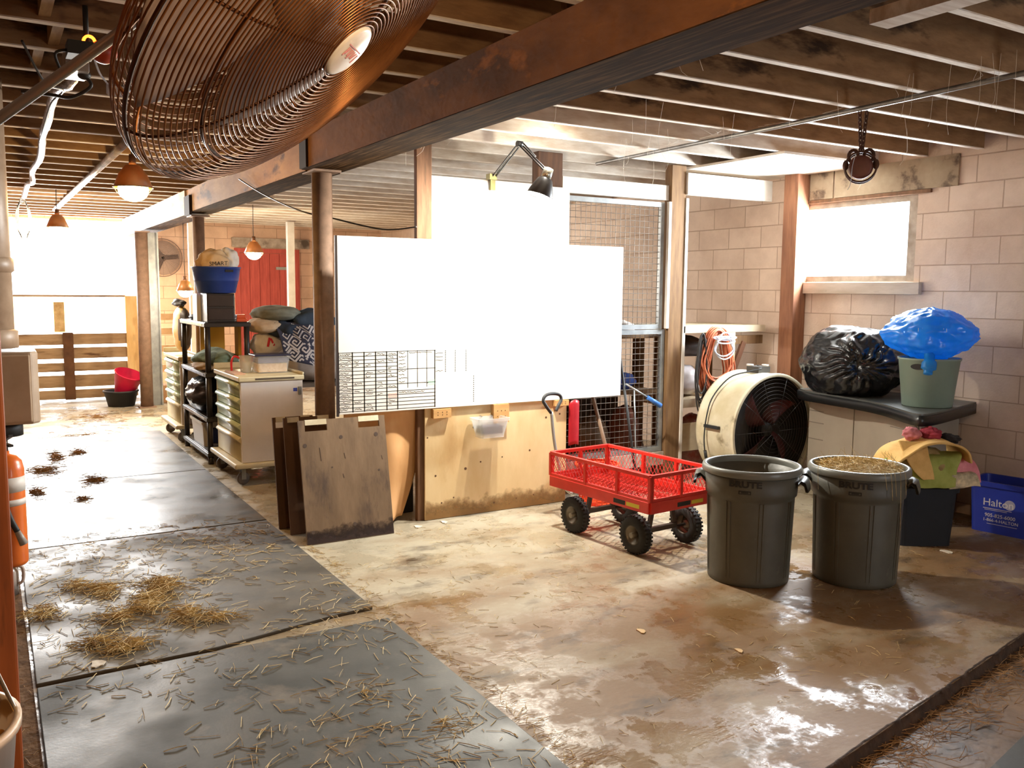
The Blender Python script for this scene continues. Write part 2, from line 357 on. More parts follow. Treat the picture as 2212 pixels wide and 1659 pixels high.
# beams along the aisle
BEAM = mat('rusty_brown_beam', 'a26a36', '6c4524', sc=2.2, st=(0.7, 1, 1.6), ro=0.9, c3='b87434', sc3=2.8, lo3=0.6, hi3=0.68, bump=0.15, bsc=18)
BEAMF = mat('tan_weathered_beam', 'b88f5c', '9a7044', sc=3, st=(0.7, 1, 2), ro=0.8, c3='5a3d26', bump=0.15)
BEAMP = mat('overexposed_pale_beam', 'd8cbb8', 'b09a80', sc=3, st=(0.7, 1, 2), ro=0.85, c3='8c7358', lo3=0.62, hi3=0.72)  # pale colour stands for the overexposure beyond the second column
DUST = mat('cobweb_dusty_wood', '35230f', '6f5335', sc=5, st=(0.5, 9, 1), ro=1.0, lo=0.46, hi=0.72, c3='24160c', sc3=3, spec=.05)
def beam(x0, x1, y0, y1, z0, M, label):
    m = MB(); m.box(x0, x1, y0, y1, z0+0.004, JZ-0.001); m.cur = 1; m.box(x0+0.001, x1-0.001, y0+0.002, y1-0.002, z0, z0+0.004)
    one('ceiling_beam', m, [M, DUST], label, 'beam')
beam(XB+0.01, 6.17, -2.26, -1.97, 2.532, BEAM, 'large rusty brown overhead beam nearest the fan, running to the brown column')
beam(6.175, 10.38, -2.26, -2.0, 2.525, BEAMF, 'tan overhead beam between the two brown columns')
beam(10.385, XF-0.002, -2.24, -1.98, 2.50, BEAMP, 'overhead beam, painted pale as overexposed, beyond the second brown column')
SHB = mat('beam_shadow_wood', '2a1a10', '1c120b', sc=8, ro=.85)  # dark colour for the shadow on the beam sides over the columns
one('shadow_block', MB().box(6.02, 6.165, -1.969, -1.955, 2.535, 2.772), SHB, 'dark block for the beam shadow over the first column where two beams meet', 'block')
one('shadow_block', MB().box(10.1, 10.375, -1.998, -1.97, 2.49, 2.70), SHB, 'dark block for the beam shadow over the second column where two beams meet', 'block')
COLM = mat('brown_steel_paint', '8f7360', '78604f', sc=12, ro=0.68, c3='a48d78', sc3=6, lo3=0.62, hi3=0.75)
def column(x, y, r, zt, label):
    t = T('support_column', label, 'column', (x, y, 0))
    part('shaft', MB().cyl((0, 0, 0.014), (0, 0, zt-0.016), r, n=28), COLM, t)
    part('base_plate', MB().box(-0.11, 0.11, -0.11, 0.11, 0, 0.014), COLM, t)
    part('cap_plate', MB().box(-0.13, 0.13, -0.10, 0.10, zt-0.016, zt-0.001), COLM, t)
column(6.16, -2.115, 0.073, 2.532, 'round brown steel column between the whiteboard and the white drawer cart')
column(10.36, -2.115, 0.063, 2.50, 'round brown steel column rising behind the black shelf unit and blue tub')
def post(x0, x1, y0, y1, z0, z1, M, label, name='wooden_post', cat='post'):
    one(name, MB().box(x0, x1, y0, y1, z0, z1), M, label, cat, bevel=0.004)
PW = mat('brown_framing_wood', '7c5a40', '61442d', sc=6, st=(5, 5, 0.6), ro=0.85, c3='54402c')
PW2 = mat('tan_framing_wood', '80623f', '684c30', sc=6, st=(5, 5, 0.6), ro=0.85, c3='6d5236')
post(5.745, 5.79, -2.785, -2.665, 0.0, JZ-0.001, PW, 'brown framing post at the whiteboard end above the hanging tan cloth')
post(5.83, 5.92, -3.97, -3.74, 0.0, JZ-0.001, mat('dark_framing_wood', '5b3d26', '452c1a', sc=5, st=(5, 5, 0.6), ro=0.85), 'dark brown wooden post behind the clamp lamp')
post(5.81, 5.90, -5.245, -5.085, 0.0, JZ-0.001, PW2, 'tan wooden post between the wire mesh and the hanging cords')
post(5.50, 5.66, WR+0.002, WR+0.16, 0.0, JZ-0.001, mat('reddish_framing_wood', '946548', '7a4f38', sc=5, st=(5, 5, 0.6), ro=0.85), 'reddish wooden post against the block wall beside the window')
one('header_board', MB().box(5.79, 5.83, -6.28, -5.25, 2.53, 2.715), WHP, 'white header board between the tan post and the window corner', 'board')
one('header_board', MB().box(5.84, 5.88, -5.08, -3.98, 2.475, 2.60), WHP, 'white header board above the wire mesh panel', 'board')

# window in the block wall
FRW = mat('weathered_window_wood', 'b8ab9c', '8f8172', sc=7, st=(1, 1, 1), ro=0.85, c3='5f5348', lo3=0.58, hi3=0.7)
GLS = mat('dusty_window_glass', 'ffffff', ro=0.05, trans=1.0)
def pane_mat():
    M = bpy.data.materials.new('hazy_pane'); M.use_nodes = True; N, L = M.node_tree.nodes, M.node_tree.links
    t = N.new('ShaderNodeBsdfTransparent'); g = N.new('ShaderNodeBsdfGlossy'); g.inputs['Roughness'].default_value = 0.1; x = N.new('ShaderNodeMixShader'); x.inputs[0].default_value = 0.06
    L.new(t.outputs[0], x.inputs[1]); L.new(g.outputs[0], x.inputs[2]); L.new(x.outputs[0], N['Material Output'].inputs[0]); return M
PANE = pane_mat()
wn = T('window_1', 'window', 'window', (5.02, WR, 1.8)); del wn['label']; del wn['category']; wn['kind'] = 'structure'
f = MB()
for a in ((4.422, 4.50, 1.80, 2.488), (5.56, 5.618, 1.80, 2.488), (4.50, 5.56, 2.44, 2.488), (4.50, 5.56, 1.802, 1.845)): f.box(a[0], a[1], WR-0.12, WR-0.01, a[2], a[3])
part('window_frame', f, FRW, wn, True)
part('window_pane', MB().box(4.50, 5.56, WR-0.075, WR-0.069, 1.845, 2.44), PANE, wn, True)
part('window_sill', MB().box(4.34, 5.50, WR+0.001, WR+0.045, 1.69, 1.79), mat('pale_sill_wood', 'cbbfb2', 'b3a493', sc=4, st=(0.6, 4, 3), ro=0.8, c3='847466', lo3=0.62, hi3=0.7), wn, True, bevel=0.004)
LNT = mat('stained_header_plaster', 'a8977f', '8c7862', sc=4, ro=0.9, c3='5a4a3c', sc3=4, lo3=0.54, hi3=0.64)
m = MB(); m.box(4.08, 5.22, WR+0.001, WR+0.018, 2.525, 2.765); m.box(5.24, 5.49, WR+0.001, WR+0.016, 2.525, 2.765)
struct('trim_1', m, LNT)
m = MB(); m.box(4.3, 5.66, WR+0.001, WR+0.022, 2.493, 2.522)
struct('trim_2', m, PW)

# red door and its lintel in the far wall
dr = T('door_1', 'door', 'door', (XF, -4.35, 0)); del dr['label']; del dr['category']; dr['kind'] = 'structure'
RED = mat('red_barn_paint', 'c2564a', 'a8443a', sc=5, st=(1, 5, 0.6), ro=0.7)
m = MB()
for i in range(5): m.box(XF-0.035, XF-0.002, -3.82-i*0.175, -3.82-(i+1)*0.175+0.006, 0.02, 2.30)
part('door_leaf', m, RED, dr, True)
m = MB(); m.box(XF-0.05, XF-0.002, -3.82, -3.74, 0, 2.38); m.box(XF-0.05, XF-0.002, -4.87, -4.76, 0, 2.38); m.box(XF-0.05, XF-0.002, -4.76, -3.82, 2.305, 2.38)
part('door_frame', m, RED, dr, True)
m = MB(); m.box(XF-0.055, XF-0.035, -4.75, -4.45, 2.02, 2.07); m.box(XF-0.055, XF-0.035, -4.75, -4.45, 1.18, 1.23)
part('door_hinge', m, mat('dull_zinc', 'a9a8a2', ro=0.45, metal=0.8), dr, True)
struct('trim_3', MB().box(XF-0.06, XF-0.002, -5.05, -3.7, 2.40, 2.56), FRW)
one('white_post', MB().box(14.2, 14.3, -4.40, -4.29, 0.0, JZ-0.001), WHP, 'white post standing in front of the red door', 'post')

# ---------------------------------------------------------------- floor coverings and litter
RUB = mat('worn_black_rubber', '2d2d28', '403e37', sc=3.5, ro=0.58, rv=0.2, c3='675d4f', sc3=2.6, lo3=0.55, hi3=0.72, bump=0.12, bsc=70, det=9, spec=0.45, dist=0.004)
RUB2 = mat('dusty_grey_rubber', '46423b', '5f574b', sc=3.0, ro=0.42, rv=0.22, c3='2f2e2b', sc3=3.4, bump=0.12, bsc=70, det=9, spec=0.45, dist=0.004)
RUB3 = mat('dry_grey_rubber', '46423b', '5f574b', sc=3.0, ro=0.6, rv=0.24, c3='2f2e2b', sc3=3.4, bump=0.12, bsc=70, det=9, spec=0.4, dist=0.004)
def floor_mat_obj(poly, M, label):
    one('rubber_mat', MB().prism(poly, 0.0008, 0.017), M, label, 'mat', 'rubber mats along the aisle', bevel=0.004)
floor_mat_obj([(1.78, -1.70), (4.05, -1.71), (4.06, -0.715), (4.045, -0.115), (2.0, -0.105), (1.72, -0.105)], RUB, 'rubber mat nearest the camera at the end of the aisle')
floor_mat_obj([(4.235, -1.70), (6.26, -1.695), (6.27, -0.125), (4.085, -0.115), (4.10, -0.86), (4.225, -1.50)], RUB3, 'rubber mat with the straw clumps and a lifted corner beside bare concrete')
floor_mat_obj([(6.28, -1.70), (8.32, -1.70), (8.34, -0.13), (6.285, -0.13)], RUB2, 'rubber mat passing the white drawer cart')
floor_mat_obj([(8.335, -1.70), (10.9, -1.72), (10.9, -0.13), (8.35, -0.13)], RUB2, 'farthest rubber mat passing the black shelf unit')
one('rubber_mat', MB().prism([(0.7, -2.95), (1.68, -3.02), (1.80, -3.62), (0.8, -3.8)], -0.049, -0.033), RUB, 'black rubber mat on the lower floor past the gutter edge', 'mat')

STRAW = mat('golden_straw', 'dfc893', 'b89b68', sc=9, ro=0.75)
HAY = mat('brown_damp_hay', 'ab8557', '825f39', sc=9, ro=0.8)
def stick(mb, p, l, a, w=0.0022, tilt=0.0):
    w *= .68
    d = Vector((math.cos(a)*math.cos(tilt), math.sin(a)*math.cos(tilt), math.sin(tilt))); p = Vector(p); b = Vector((-d.y, d.x, 0))*random.uniform(-.05, .05)*l
    mb.tube([p-d*l/2, p+b+Vector((0, 0, random.uniform(0, .004))), p+d*l/2], w, 3, caps=False, smooth=False)
def scatter(n, xr, yr, z, ls, w=0.0022, keep=None):
    mb = MB(); k = 0
    while k < n:
        x, y = random.uniform(*xr), random.uniform(*yr)
        if keep and not keep(x, y): continue
        k += 1; stick(mb, (x, y, z(x, y) if callable(z) else z), random.uniform(*ls), random.uniform(0, 2*PI), w*random.uniform(.6, 1.3))
    return mb
def clump(mb, x, y, z, rx, ry, n, ls, h=0.03, w=0.0022):
    for _ in range(n):
        a, q = random.uniform(0, 2*PI), random.gauss(0, .5)
        stick(mb, (x+rx*q*math.cos(a), y+ry*q*math.sin(a), z+abs(random.gauss(0, h/2))*max(0.1, 1-abs(q))), random.uniform(*ls), random.uniform(0, PI), w*random.uniform(.6, 1.3), random.uniform(-.2, .2))
matz = 0.0195
litter = lambda x, y: mnoise.noise(Vector((x*1.3, y*1.3, 3))) > random.uniform(-0.5, 0.35)
s = scatter(1900, (2.0, 6.5), (-1.68, -0.15), matz, (0.02, 0.11), keep=litter)
for x, y in ((2.9, -1.45), (3.3, -1.3), (2.75, -0.7)): clump(s, x, y, matz, .25, .22, 40, (.03, .12), .008)
one('straw_litter', s, STRAW, 'loose straw stalks strewn over the near rubber mats', 'straw', kind='stuff')
for (x, y, rx, ry, n, lb) in ((4.93, -0.68, .16, .10, 150, 'largest loose heap of straw on the mat'), (5.25, -0.42, .14, .07, 90, 'straw wisp behind the largest heap on the mat'), (4.55, -0.86, .13, .12, 120, 'straw wisp fanned out on the near side of the largest heap'), (4.36, -0.46, .085, .085, 110, 'small compact straw tuft on the mat near the wall'), (5.0, -0.17, .10, .04, 50, 'thin straw wisp by the mat edge below the fire extinguisher')):
    s = MB()
    for q in (range(-2, 3) if n > 140 else range(-1, 2)): clump(s, x+q*rx*.75*(1 if n > 80 else .6)+random.uniform(-.03, .03), y+random.uniform(-.06, .06)-q*(.055 if n > 140 else -.02), matz, rx*.9, ry*1.35, int(n*.8), (.05, .16), .04)
    one('straw_clump', s, STRAW, lb, 'straw', 'straw clumps on the mats', kind='stuff')
s = MB()
for (x, y, rx, ry, n) in ((9.6, -0.55, .45, .12, 220), (8.95, -0.4, .35, .18, 260), (8.3, -0.75, .3, .10, 160), (8.0, -0.3, .3, .07, 120), (9.8, -0.75, .3, .1, 140), (7.6, -0.6, .2, .1, 80), (10.9, -0.9, .5, .5, 160), (12.5, -1.2, 1.0, .5, 220)):
    clump(s, x, y, matz if x < 10.9 else 0.003, rx, ry, n, (.03, .13), .02, .003)
one('hay_litter', s, HAY, 'brown damp hay trodden over the far mats', 'hay', kind='stuff')
s = scatter(800, (2.2, 5.6), (-5.2, -1.75), 0.002, (0.015, 0.07), .0016, keep=lambda x, y: x > gut(y)+.05 and litter(x, y))
for k in range(240): x = random.uniform(2.4, 5.6); stick(s, (x, -1.73-abs(random.gauss(0, .05)), 0.003), random.uniform(.02, .09), random.uniform(0, PI), .002)
one('straw_litter', s, STRAW, 'sparse straw stalks on the bare concrete and along the mat edge', 'straw', kind='stuff')
s = MB()
for k in range(900):
    y = random.uniform(-5.2, -1.9); stick(s, (gut(y)-abs(random.gauss(0, .11))-.01, y, -0.047+random.uniform(0, .012)), random.uniform(.03, .13), random.gauss(-1.75, .7), .002, random.uniform(-.1, .15))
one('straw_litter', s, HAY, 'matted straw lying in the gutter below the slab edge', 'straw', kind='stuff')
s = MB()
for k in range(170): stick(s, (random.uniform(2.2, 8), random.uniform(-0.10, 0.06), .0045), random.uniform(.02, .08), random.uniform(0, PI), .002)
one('straw_litter', s, HAY, 'dusty straw in the gap between the mats and the wall', 'straw', kind='stuff')
m = MB()
def edge_fn(u, v):
    y = -1.72-3.6*v; q = .02*mnoise.noise(Vector((y*3, 1, 0)))+.012*mnoise.noise(Vector((y*11, 4, 0)))+.008*mnoise.noise(Vector((y*31, 4, u*3)))
    xs = (.010, .003, -.010-.5*abs(q), -.020-.8*abs(q)); zs = (.0015, .003+.2*abs(q), -.02+q*.4, -.0505); k = min(3, int(round(u*3))); return Vector((gut(y)+xs[k]+q*.5, y, zs[k]))
m.grid(edge_fn, 4, 200)
struct('trim_4', m, mat('muddy_slab_edge', '2e1f14', '46301f', sc=14, ro=0.85, bump=0.4))
struct('trim_5', MB().box(1.70, 9.0, -.1035, WL-.002, .0006, .002), mat('packed_wall_dirt', '7d624a', '5c4633', sc=12, ro=.95, spec=.1, bump=.4, bsc=40))
PAP = mat('dirty_white_paper', 'e6dfd0', 'bcae98', sc=20, ro=0.8)
CHIP = mat('fresh_wood_chip', 'd9b98a', ro=0.7)
def scrap(x, y, a, b, M, label, cat, name, z=0.0):
    m = MB(); n = 9; m.prism([(x+a*(1+.3*math.sin(i*2.3))*math.cos(2*PI*i/n), y+b*(1+.3*math.cos(i*1.7))*math.sin(2*PI*i/n)) for i in range(n)], 0.0008, 0.006); m.xf(lambda v: v+Vector((0, 0, z))); one(name, m, M, label, cat)
scrap(5.60, -2.60, .035, .03, PAP, 'white scrap flattened on the concrete just beyond the leaning plywood boards', 'scrap', 'paper_scrap')
scrap(5.62, -2.82, .035, .025, PAP, 'white scrap flattened on the concrete under the plywood wall corner', 'scrap', 'paper_scrap')
scrap(4.17, -.36, .04, .03, PAP, 'white scrap on the rubber mat beside the seam nearest the camera', 'scrap', 'paper_scrap', .017)
scrap(3.33, -5.38, .045, .025, PAP, 'white scrap on the floor beside the straw-filled bin and dark tote', 'scrap', 'paper_scrap')
scrap(3.28, -2.75, .03, .018, CHIP, 'pale wood chip on the concrete in front of the empty bin', 'chip', 'wood_chip')
scrap(2.86, -3.0, .025, .015, CHIP, 'pale wood chip near the wet patch', 'chip', 'wood_chip')

# ---------------------------------------------------------------- grey bins
BIN = mat('grey_bin_plastic', '58564c', '4d4b43', sc=5, ro=0.48, rv=0.12, c3='68655a', sc3=9, lo3=0.66, hi3=0.75, bump=0.05, bsc=60)
BINR = mat('grey_bin_rim_plastic', '6f706a', ro=0.36)
BLKT = mat('black_print', '1d1b19', ro=0.6)
def grey_bin(x, y, label, rz):
    t = T('trash_bin', label, 'bin', (x, y, 0), rz, 'grey round bins')
    b = MB()
    b.lathe([(0.0, .012), (.222, .012), (.226, .0), (.236, .004), (.238, .03), (.252, .495), (.253, .512), (.264, .520), (.266, .55), (.270, .66), (.262, .66), (.256, .55), (.246, .50), (.228, .03), (.0, .025)], 64)
    for k in range(8):        # moulded vertical ribs below the band
        a = 2*PI*(k+.5)/8
        for da in (-.045, .045):
            c, s = math.cos(a+da), math.sin(a+da)
            b.bar((.2375*c, .2375*s, .045), (.2545*c, .2545*s, .50), .010, .006, (c, s, 0))
    part('body', b, BIN, t)
    part('rim', MB().lathe([(.262, .645), (.284, .645), (.288, .652), (.288, .672), (.283, .686), (.272, .690), (.262, .686), (.259, .672), (.262, .645)], 64), BINR, t)
    for sg in (1, -1):        # flared grips that stand out below the rim
        g = MB(); n = 9; pr = [(.258, .60, .085), (.30, .635, .082), (.325, .625, .075), (.335, .59, .068), (.337, .565, .06), (.322, .565, .06), (.315, .60, .066), (.296, .615, .075), (.262, .575, .08)]
        vs = []; fs = []
        for r, z, hw in pr:
            for j in range(n):
                a = (j/(n-1)-.5)*2; th = a*hw/.27
                vs.append((r*math.sin(th), sg*(r*math.cos(th)-.012*a*a*0), z-.01*a*a))
        k = len(pr)
        for i in range(k):
            for j in range(n-1): i2 = (i+1) % k; fs.append((i*n+j, i*n+j+1, i2*n+j+1, i2*n+j))
        g.add(vs, fs, True); part('handle', g, BIN, t)
    tx = text_mb('BRUTE', .05, .001, bold=.0022)
    def wrap(v, R=.2715): return Vector((-R*math.cos(v.x/R)-v.z*math.cos(v.x/R), -R*math.sin(v.x/R)-v.z*math.sin(v.x/R), v.y))
    for v_ in (1,): tx.xf(lambda v: wrap(Vector((v.x*1.25, v.y+.612, v.z))))
    part('lettering', tx, BLKT, t)
    lg = MB()
    for (xa, xb, ya, yb) in ((-.035, .035, .571, .577), (-.035, .035, .556, .560), (-.035, -.029, .556, .577), (.029, .035, .556, .577), (-.02, .02, .563, .570)):
        lg.add([(x_, y_, .0006) for x_, y_ in ((xa, ya), (xb, ya), (xb, yb), (xa, yb))], [(0, 1, 2, 3)])
    lg.xf(wrap); part('emblem', lg, BLKT, t)
    return t
ang = lambda x, y: math.atan2(y, x)
b1 = grey_bin(3.64, -3.865, 'empty grey round bin beside the red cart', ang(3.64, -3.865)-.12)
b2 = grey_bin(3.305, -4.405, 'grey round bin heaped with straw, next to the towels', ang(3.305, -4.405)-.05)
m = MB()
m.grid(lambda u, v: Vector((3.305+.256*v*math.cos(2*PI*u), -4.405+.256*v*math.sin(2*PI*u), .645+.035*(1-v*v)+.012*mnoise.noise(Vector((u*9, v*5, 0)))*(1-v))), 24, 6, True, True)
cx_, cy_ = 3.305, -4.405
for k in range(900):
    a, q = random.uniform(0, 2*PI), .235*math.sqrt(random.random()); stick(m, (cx_+q*math.cos(a), cy_+q*math.sin(a), .665+.03*(1-(q/.25)**2)+random.uniform(0, .02)), random.uniform(.03, .11), random.uniform(0, PI), .0017, random.gauss(0, .25))
for k in range(30):
    a = random.uniform(0, 2*PI); stick(m, (cx_+.2*math.cos(a), cy_+.2*math.sin(a), .72), random.uniform(.06, .12), random.uniform(0, PI), .0012, random.uniform(.5, 1.2))
for k in range(7):
    a = PI+ang(cx_, cy_)+random.choice([-1.0, .5, .55, .95])+random.uniform(-.15, .15); r_ = .292; zt = .66; z1 = zt-random.choice([.06, .1, .12, .3]); m.tube(smooth_path([(cx_+.25*math.cos(a), cy_+.25*math.sin(a), .69), (cx_+r_*math.cos(a), cy_+r_*math.sin(a), .693), (cx_+(r_+.006)*math.cos(a+.05), cy_+(r_+.006)*math.sin(a+.05), z1)], 4), .0014, 3)
one('straw_fill', m, mat('bin_straw', 'd3bd8c', 'a88c58', sc=30, ro=.8), 'straw heaped to the rim inside the grey bin', 'straw', kind='stuff')

# ---------------------------------------------------------------- red garden cart
CRED = mat('red_cart_enamel', 'e0352a', 'd02c22', sc=9, ro=0.38, coat=0.2)
TYR = mat('black_tyre_rubber', '1f1f1e', '2b2a28', sc=14, ro=0.8)
RIMM = mat('dull_steel_rim', '8f877b', '6f685d', sc=10, ro=0.42, metal=0.7)
STL = mat('bare_steel', 'b9b8b4', ro=0.35, metal=0.9)
GRIP = mat('black_rubber_grip', '26282a', ro=0.6)
ct = T('garden_cart', 'red steel mesh garden cart with four black pneumatic wheels', 'cart', (4.685, -3.765, 0), 0.085)
LX, LY, Z0, Z1 = .50, .275, .30, .55
m = MB()
for y in (-LY, LY): m.box(-LX, LX, y-.014, y+.014, Z0, Z0+.075)
for x in (-LX, LX): m.box(x-.014, x+.014, -LY, LY, Z0, Z0+.075)
for y in (-.1, .1): m.box(-LX, LX, y-.015, y+.015, Z0+.005, Z0+.03)
part('tray_frame', m, CRED, ct, bevel=.003)
part('tray_mesh', MB().lattice((-LX, -LY, Z0+.037), (1, 0, 0), (0, 1, 0), 2*LX, 2*LY, .042, .55, .0042), CRED, ct)
def side_panel(p, q, nrm, posts):
    p, q = Vector(p), Vector(q); d = q-p; m = MB(); m.bar(p+Vector((0, 0, Z1-.012)), q+Vector((0, 0, Z1-.012)), .024, .024); m.bar(p+Vector((0, 0, Z0+.085)), q+Vector((0, 0, Z0+.085)), .02, .02)
    for k in posts: c = p+d*k; m.bar(c+Vector((0, 0, Z0+.075)), c+Vector((0, 0, Z1-.01)), .024, .024, d)
    o = part('side_frame', m, CRED, ct, bevel=.002)
    part('side_mesh', MB().lattice(p+Vector((0, 0, Z0+.08)), d, (0, 0, 1), d.length, Z1-Z0-.09, .036, .62, .0026), CRED, o)
side_panel((-LX, LY, 0), (LX, LY, 0), 1, (0, .3, .62, 1)); side_panel((-LX, -LY, 0), (LX, -LY, 0), 1, (0, .3, .62, 1))
side_panel((-LX, -LY, 0), (-LX, LY, 0), 1, (.02, .5, .98)); side_panel((LX, -LY, 0), (LX, LY, 0), 1, (.02, .5, .98))
def wheel(x, y, s):
    t = MB(); t.lathe([(.062, -.034), (.080, -.040), (.108, -.037), (.122, -.022), (.127, -.01), (.127, .01), (.122, .022), (.108, .037), (.080, .040), (.062, .034)], 40, (x, y, .127), (0, 1, 0))
    for k in range(30):
        a = 2*PI*k/30
        for sy in (-1, 1): c, s_ = math.cos(a+sy*.06), math.sin(a+sy*.06); t.obox((x+.1235*c, y+sy*.017, .127+.1235*s_), (c, 0, s_), (0, 1, 0), (-s_, 0, c), .012, .022, .013)
    w = part('wheel', t, TYR, ct)
    r = MB(); r.lathe([(.0, -.012*s), (.026, -.012*s), (.030, .0), (.045, .006*s), (.058, .028*s), (.066, .036*s), (.066, -.036*s)], 28, (x, y, .127), (0, 1, 0)); r.cyl((x, y-.03, .127), (x, y+.045*s, .127), .018, n=14)
    part('rim', r, RIMM, w)
for x in (-.34, .27):
    for y in (-.235, .235): wheel(x, y, 1 if y > 0 else -1)
for x in (-.34, .27):
    m = MB(); m.cyl((x, -.25, .127), (x, .25, .127), .010, n=10); m.bar((x, -.13, .14), (x, .13, .14), .03, .025)
    for y in (-.12, .12): m.bar((x, y, .14), (x, y*.7, Z0), .03, .02)
    part('axle', m, mat('dark_steel', '4b4641', ro=.5, metal=.6), ct)
m = MB(); hp = [(.47, .10, .22), (.56, .11, .28), (.66, .115, .56), (.70, .12, .80)]
m.tube(smooth_path(hp, 6), .012, 10)
hd = part('handle', m, STL, ct, label='steel pull handle with a black loop grip')
m = MB(); c = Vector((.715, .12, .88))
lp = [Vector((.70, .12, .79)), Vector((.705, .165, .845)), Vector((.715, .185, .89)), Vector((.72, .155, .925)), Vector((.725, .09, .932)), Vector((.72, .03, .92)), Vector((.715, .015, .885)), Vector((.705, .05, .84)), Vector((.70, .075, .805))]
m.tube(smooth_path(lp, 6), .0125, 10); part('grip', m, GRIP, hd)
YEL = mat('yellow_sticker', 'd8c437', ro=.5)
m = MB(); m.box(-.42, -.30, LY+.0145, LY+.0152, Z0+.02, Z0+.045); part('sticker', m, YEL, ct)
m = MB(); m.box(-.29, -.18, LY+.0145, LY+.0152, Z0+.018, Z0+.047); part('sticker', m, BLKT, ct)
m = MB(); m.box(-LX-.0152, -LX-.0145, -.2, -.09, Z0+.02, Z0+.045); part('sticker', m, YEL, ct)
m = MB(); m.box(-LX-.0152, -LX-.0145, -.08, .04, Z0+.018, Z0+.047); part('sticker', m, BLKT, ct)

# ---------------------------------------------------------------- counter cabinet with a wavy black top
CAB = mat('taupe_cabinet_laminate', 'a79c8c', '9a8f80', sc=2, ro=0.55)
TOPM = mat('dark_grey_counter', '5d5f5c', '4d4f4c', sc=5, ro=0.38, rv=.1)
EDGE = mat('black_counter_edge', '1d1e1f', ro=0.32)
cb = T('counter_cabinet', 'taupe counter cabinet with a wavy black-edged top against the block wall', 'cabinet', (4.4, -6.1, 0))
front = [(5.10, -5.93), (4.93, -5.84), (4.70, -5.80), (4.45, -5.76), (4.22, -5.71), (4.0, -5.62), (3.80, -5.50), (3.66, -5.42), (3.585, -5.43), (3.60, -5.62), (3.68, -5.95), (3.80, -6.40)]
fs_ = [(p.x, p.y) for p in smooth_path([(x, y, 0) for x, y in front], 5)]
poly = fs_+[(3.82, -6.43), (5.10, -6.43)]
m = MB(); m.prism(poly, .80, .872, True); part('counter_edge', m, EDGE, cb, True)
inn = [(x+(.012 if x < 4.4 else -.012), y-.014) for x, y in fs_]+[(3.83, -6.425), (5.08, -6.425)]
m = MB(); m.prism(inn, .872, .884); part('counter_top', m, TOPM, cb, True)
body = [(5.06, -6.02), (4.57, -5.97), (4.555, -5.975), (4.0, -5.80), (3.83, -5.70), (3.795, -5.72), (3.93, -6.42), (5.06, -6.42)]
m = MB(); m.prism([(5.05, -6.04), (4.56, -6.0), (3.84, -5.75), (3.95, -6.415), (5.05, -6.415)], .06, .80); m.prism([(5.03, -6.08), (4.56, -6.04), (3.9, -5.85), (3.99, -6.40), (5.03, -6.40)], 0, .06)
part('body', m, CAB, cb, True)
def panel_on(p, q, z0, z1, th, M, name, inset=.012, grooves=()):
    p, q = Vector((*p, 0)), Vector((*q, 0)); d = (q-p).normalized(); n = Vector((-d.y, d.x, 0)); 
    if n.dot(Vector((-p.x, -p.y, 0))) < 0: n = -n
    L = (q-p).length; m = MB(); m.obox(p+d*L/2+n*th/2+Vector((0, 0, (z0+z1)/2)), d, n, (0, 0, 1), L-2*inset, th, z1-z0)
    o = part(name, m, M, cb, True, bevel=.003)
    g = MB()
    for a, b_, z in grooves: g.obox(p+d*(L*(a+b_)/2)+n*(th+.0005)+Vector((0, 0, z)), d, n, (0, 0, 1), L*(b_-a), .003, .008)
    if grooves: part('finger_groove', g, mat('groove_shadow_grey', '7e7469', ro=.7), o, True)
panel_on((5.05, -6.04), (4.56, -6.0), .07, .795, .014, CAB, 'door', .006, ((.02, .35, .70), (.02, .35, .60), (.02, .35, .46)))
panel_on((4.56, -6.0), (3.845, -5.75), .07, .795, .014, CAB, 'door', .006, ((.62, .95, .70), (.62, .95, .58)))
panel_on((3.838, -5.755), (3.947, -6.41), .07, .795, .012, CAB, 'side_panel', .004)
m = MB(); m.box(4.62, 4.65, -5.985, -5.97, .765, .83); part('latch', m, mat('cream_plastic', 'd8cdb6', ro=.5), cb, True)

# black rubbish bag lying on the counter
def bag_blob(c, rx, ry, rz, knot, seed, pleat, amp, n=(96, 56), flat=-.8, up_to=2.0):
    K = Vector(knot).normalized(); A = K.orthogonal().normalized(); B = K.cross(A)
    def fn(d):
        cs = max(-1, min(1, d.dot(K))); al = math.acos(cs); th = math.atan2(d.dot(A), d.dot(B))
        w = math.exp(-(al/.75)**2)
        k = 1+amp*nz(d, 1.6, seed)+.03*nz(d, 4.5, seed+4)*1.2
        k += pleat*w*(abs(math.sin(th*8+3.5*nz(d, 2.5, seed)))-.5)*min(1, al*4)
        k += .028*(1-abs(nz(d, 6, seed+9))*2.4)*(1-w*.3) - .16*math.exp(-(al/.16)**2)
        if d.z*k < flat: k *= flat/(d.z*k)*(1+.0)
        return k
    return MB().ball(c, rx, ry, rz, n[0], n[1], fn)
BAGB = mat('black_bin_bag_film', '17181b', '1f2125', sc=9, ro=0.26, bump=.25, bsc=26, dist=.008, coat=.1)
one('rubbish_bag', bag_blob((4.63, -6.02, 1.135), .435, .36, .30, (-.62, .76, .02), 3, .17, .11, (140, 84), flat=-.83), BAGB, 'knotted full black rubbish bag lying on the counter top', 'bag')

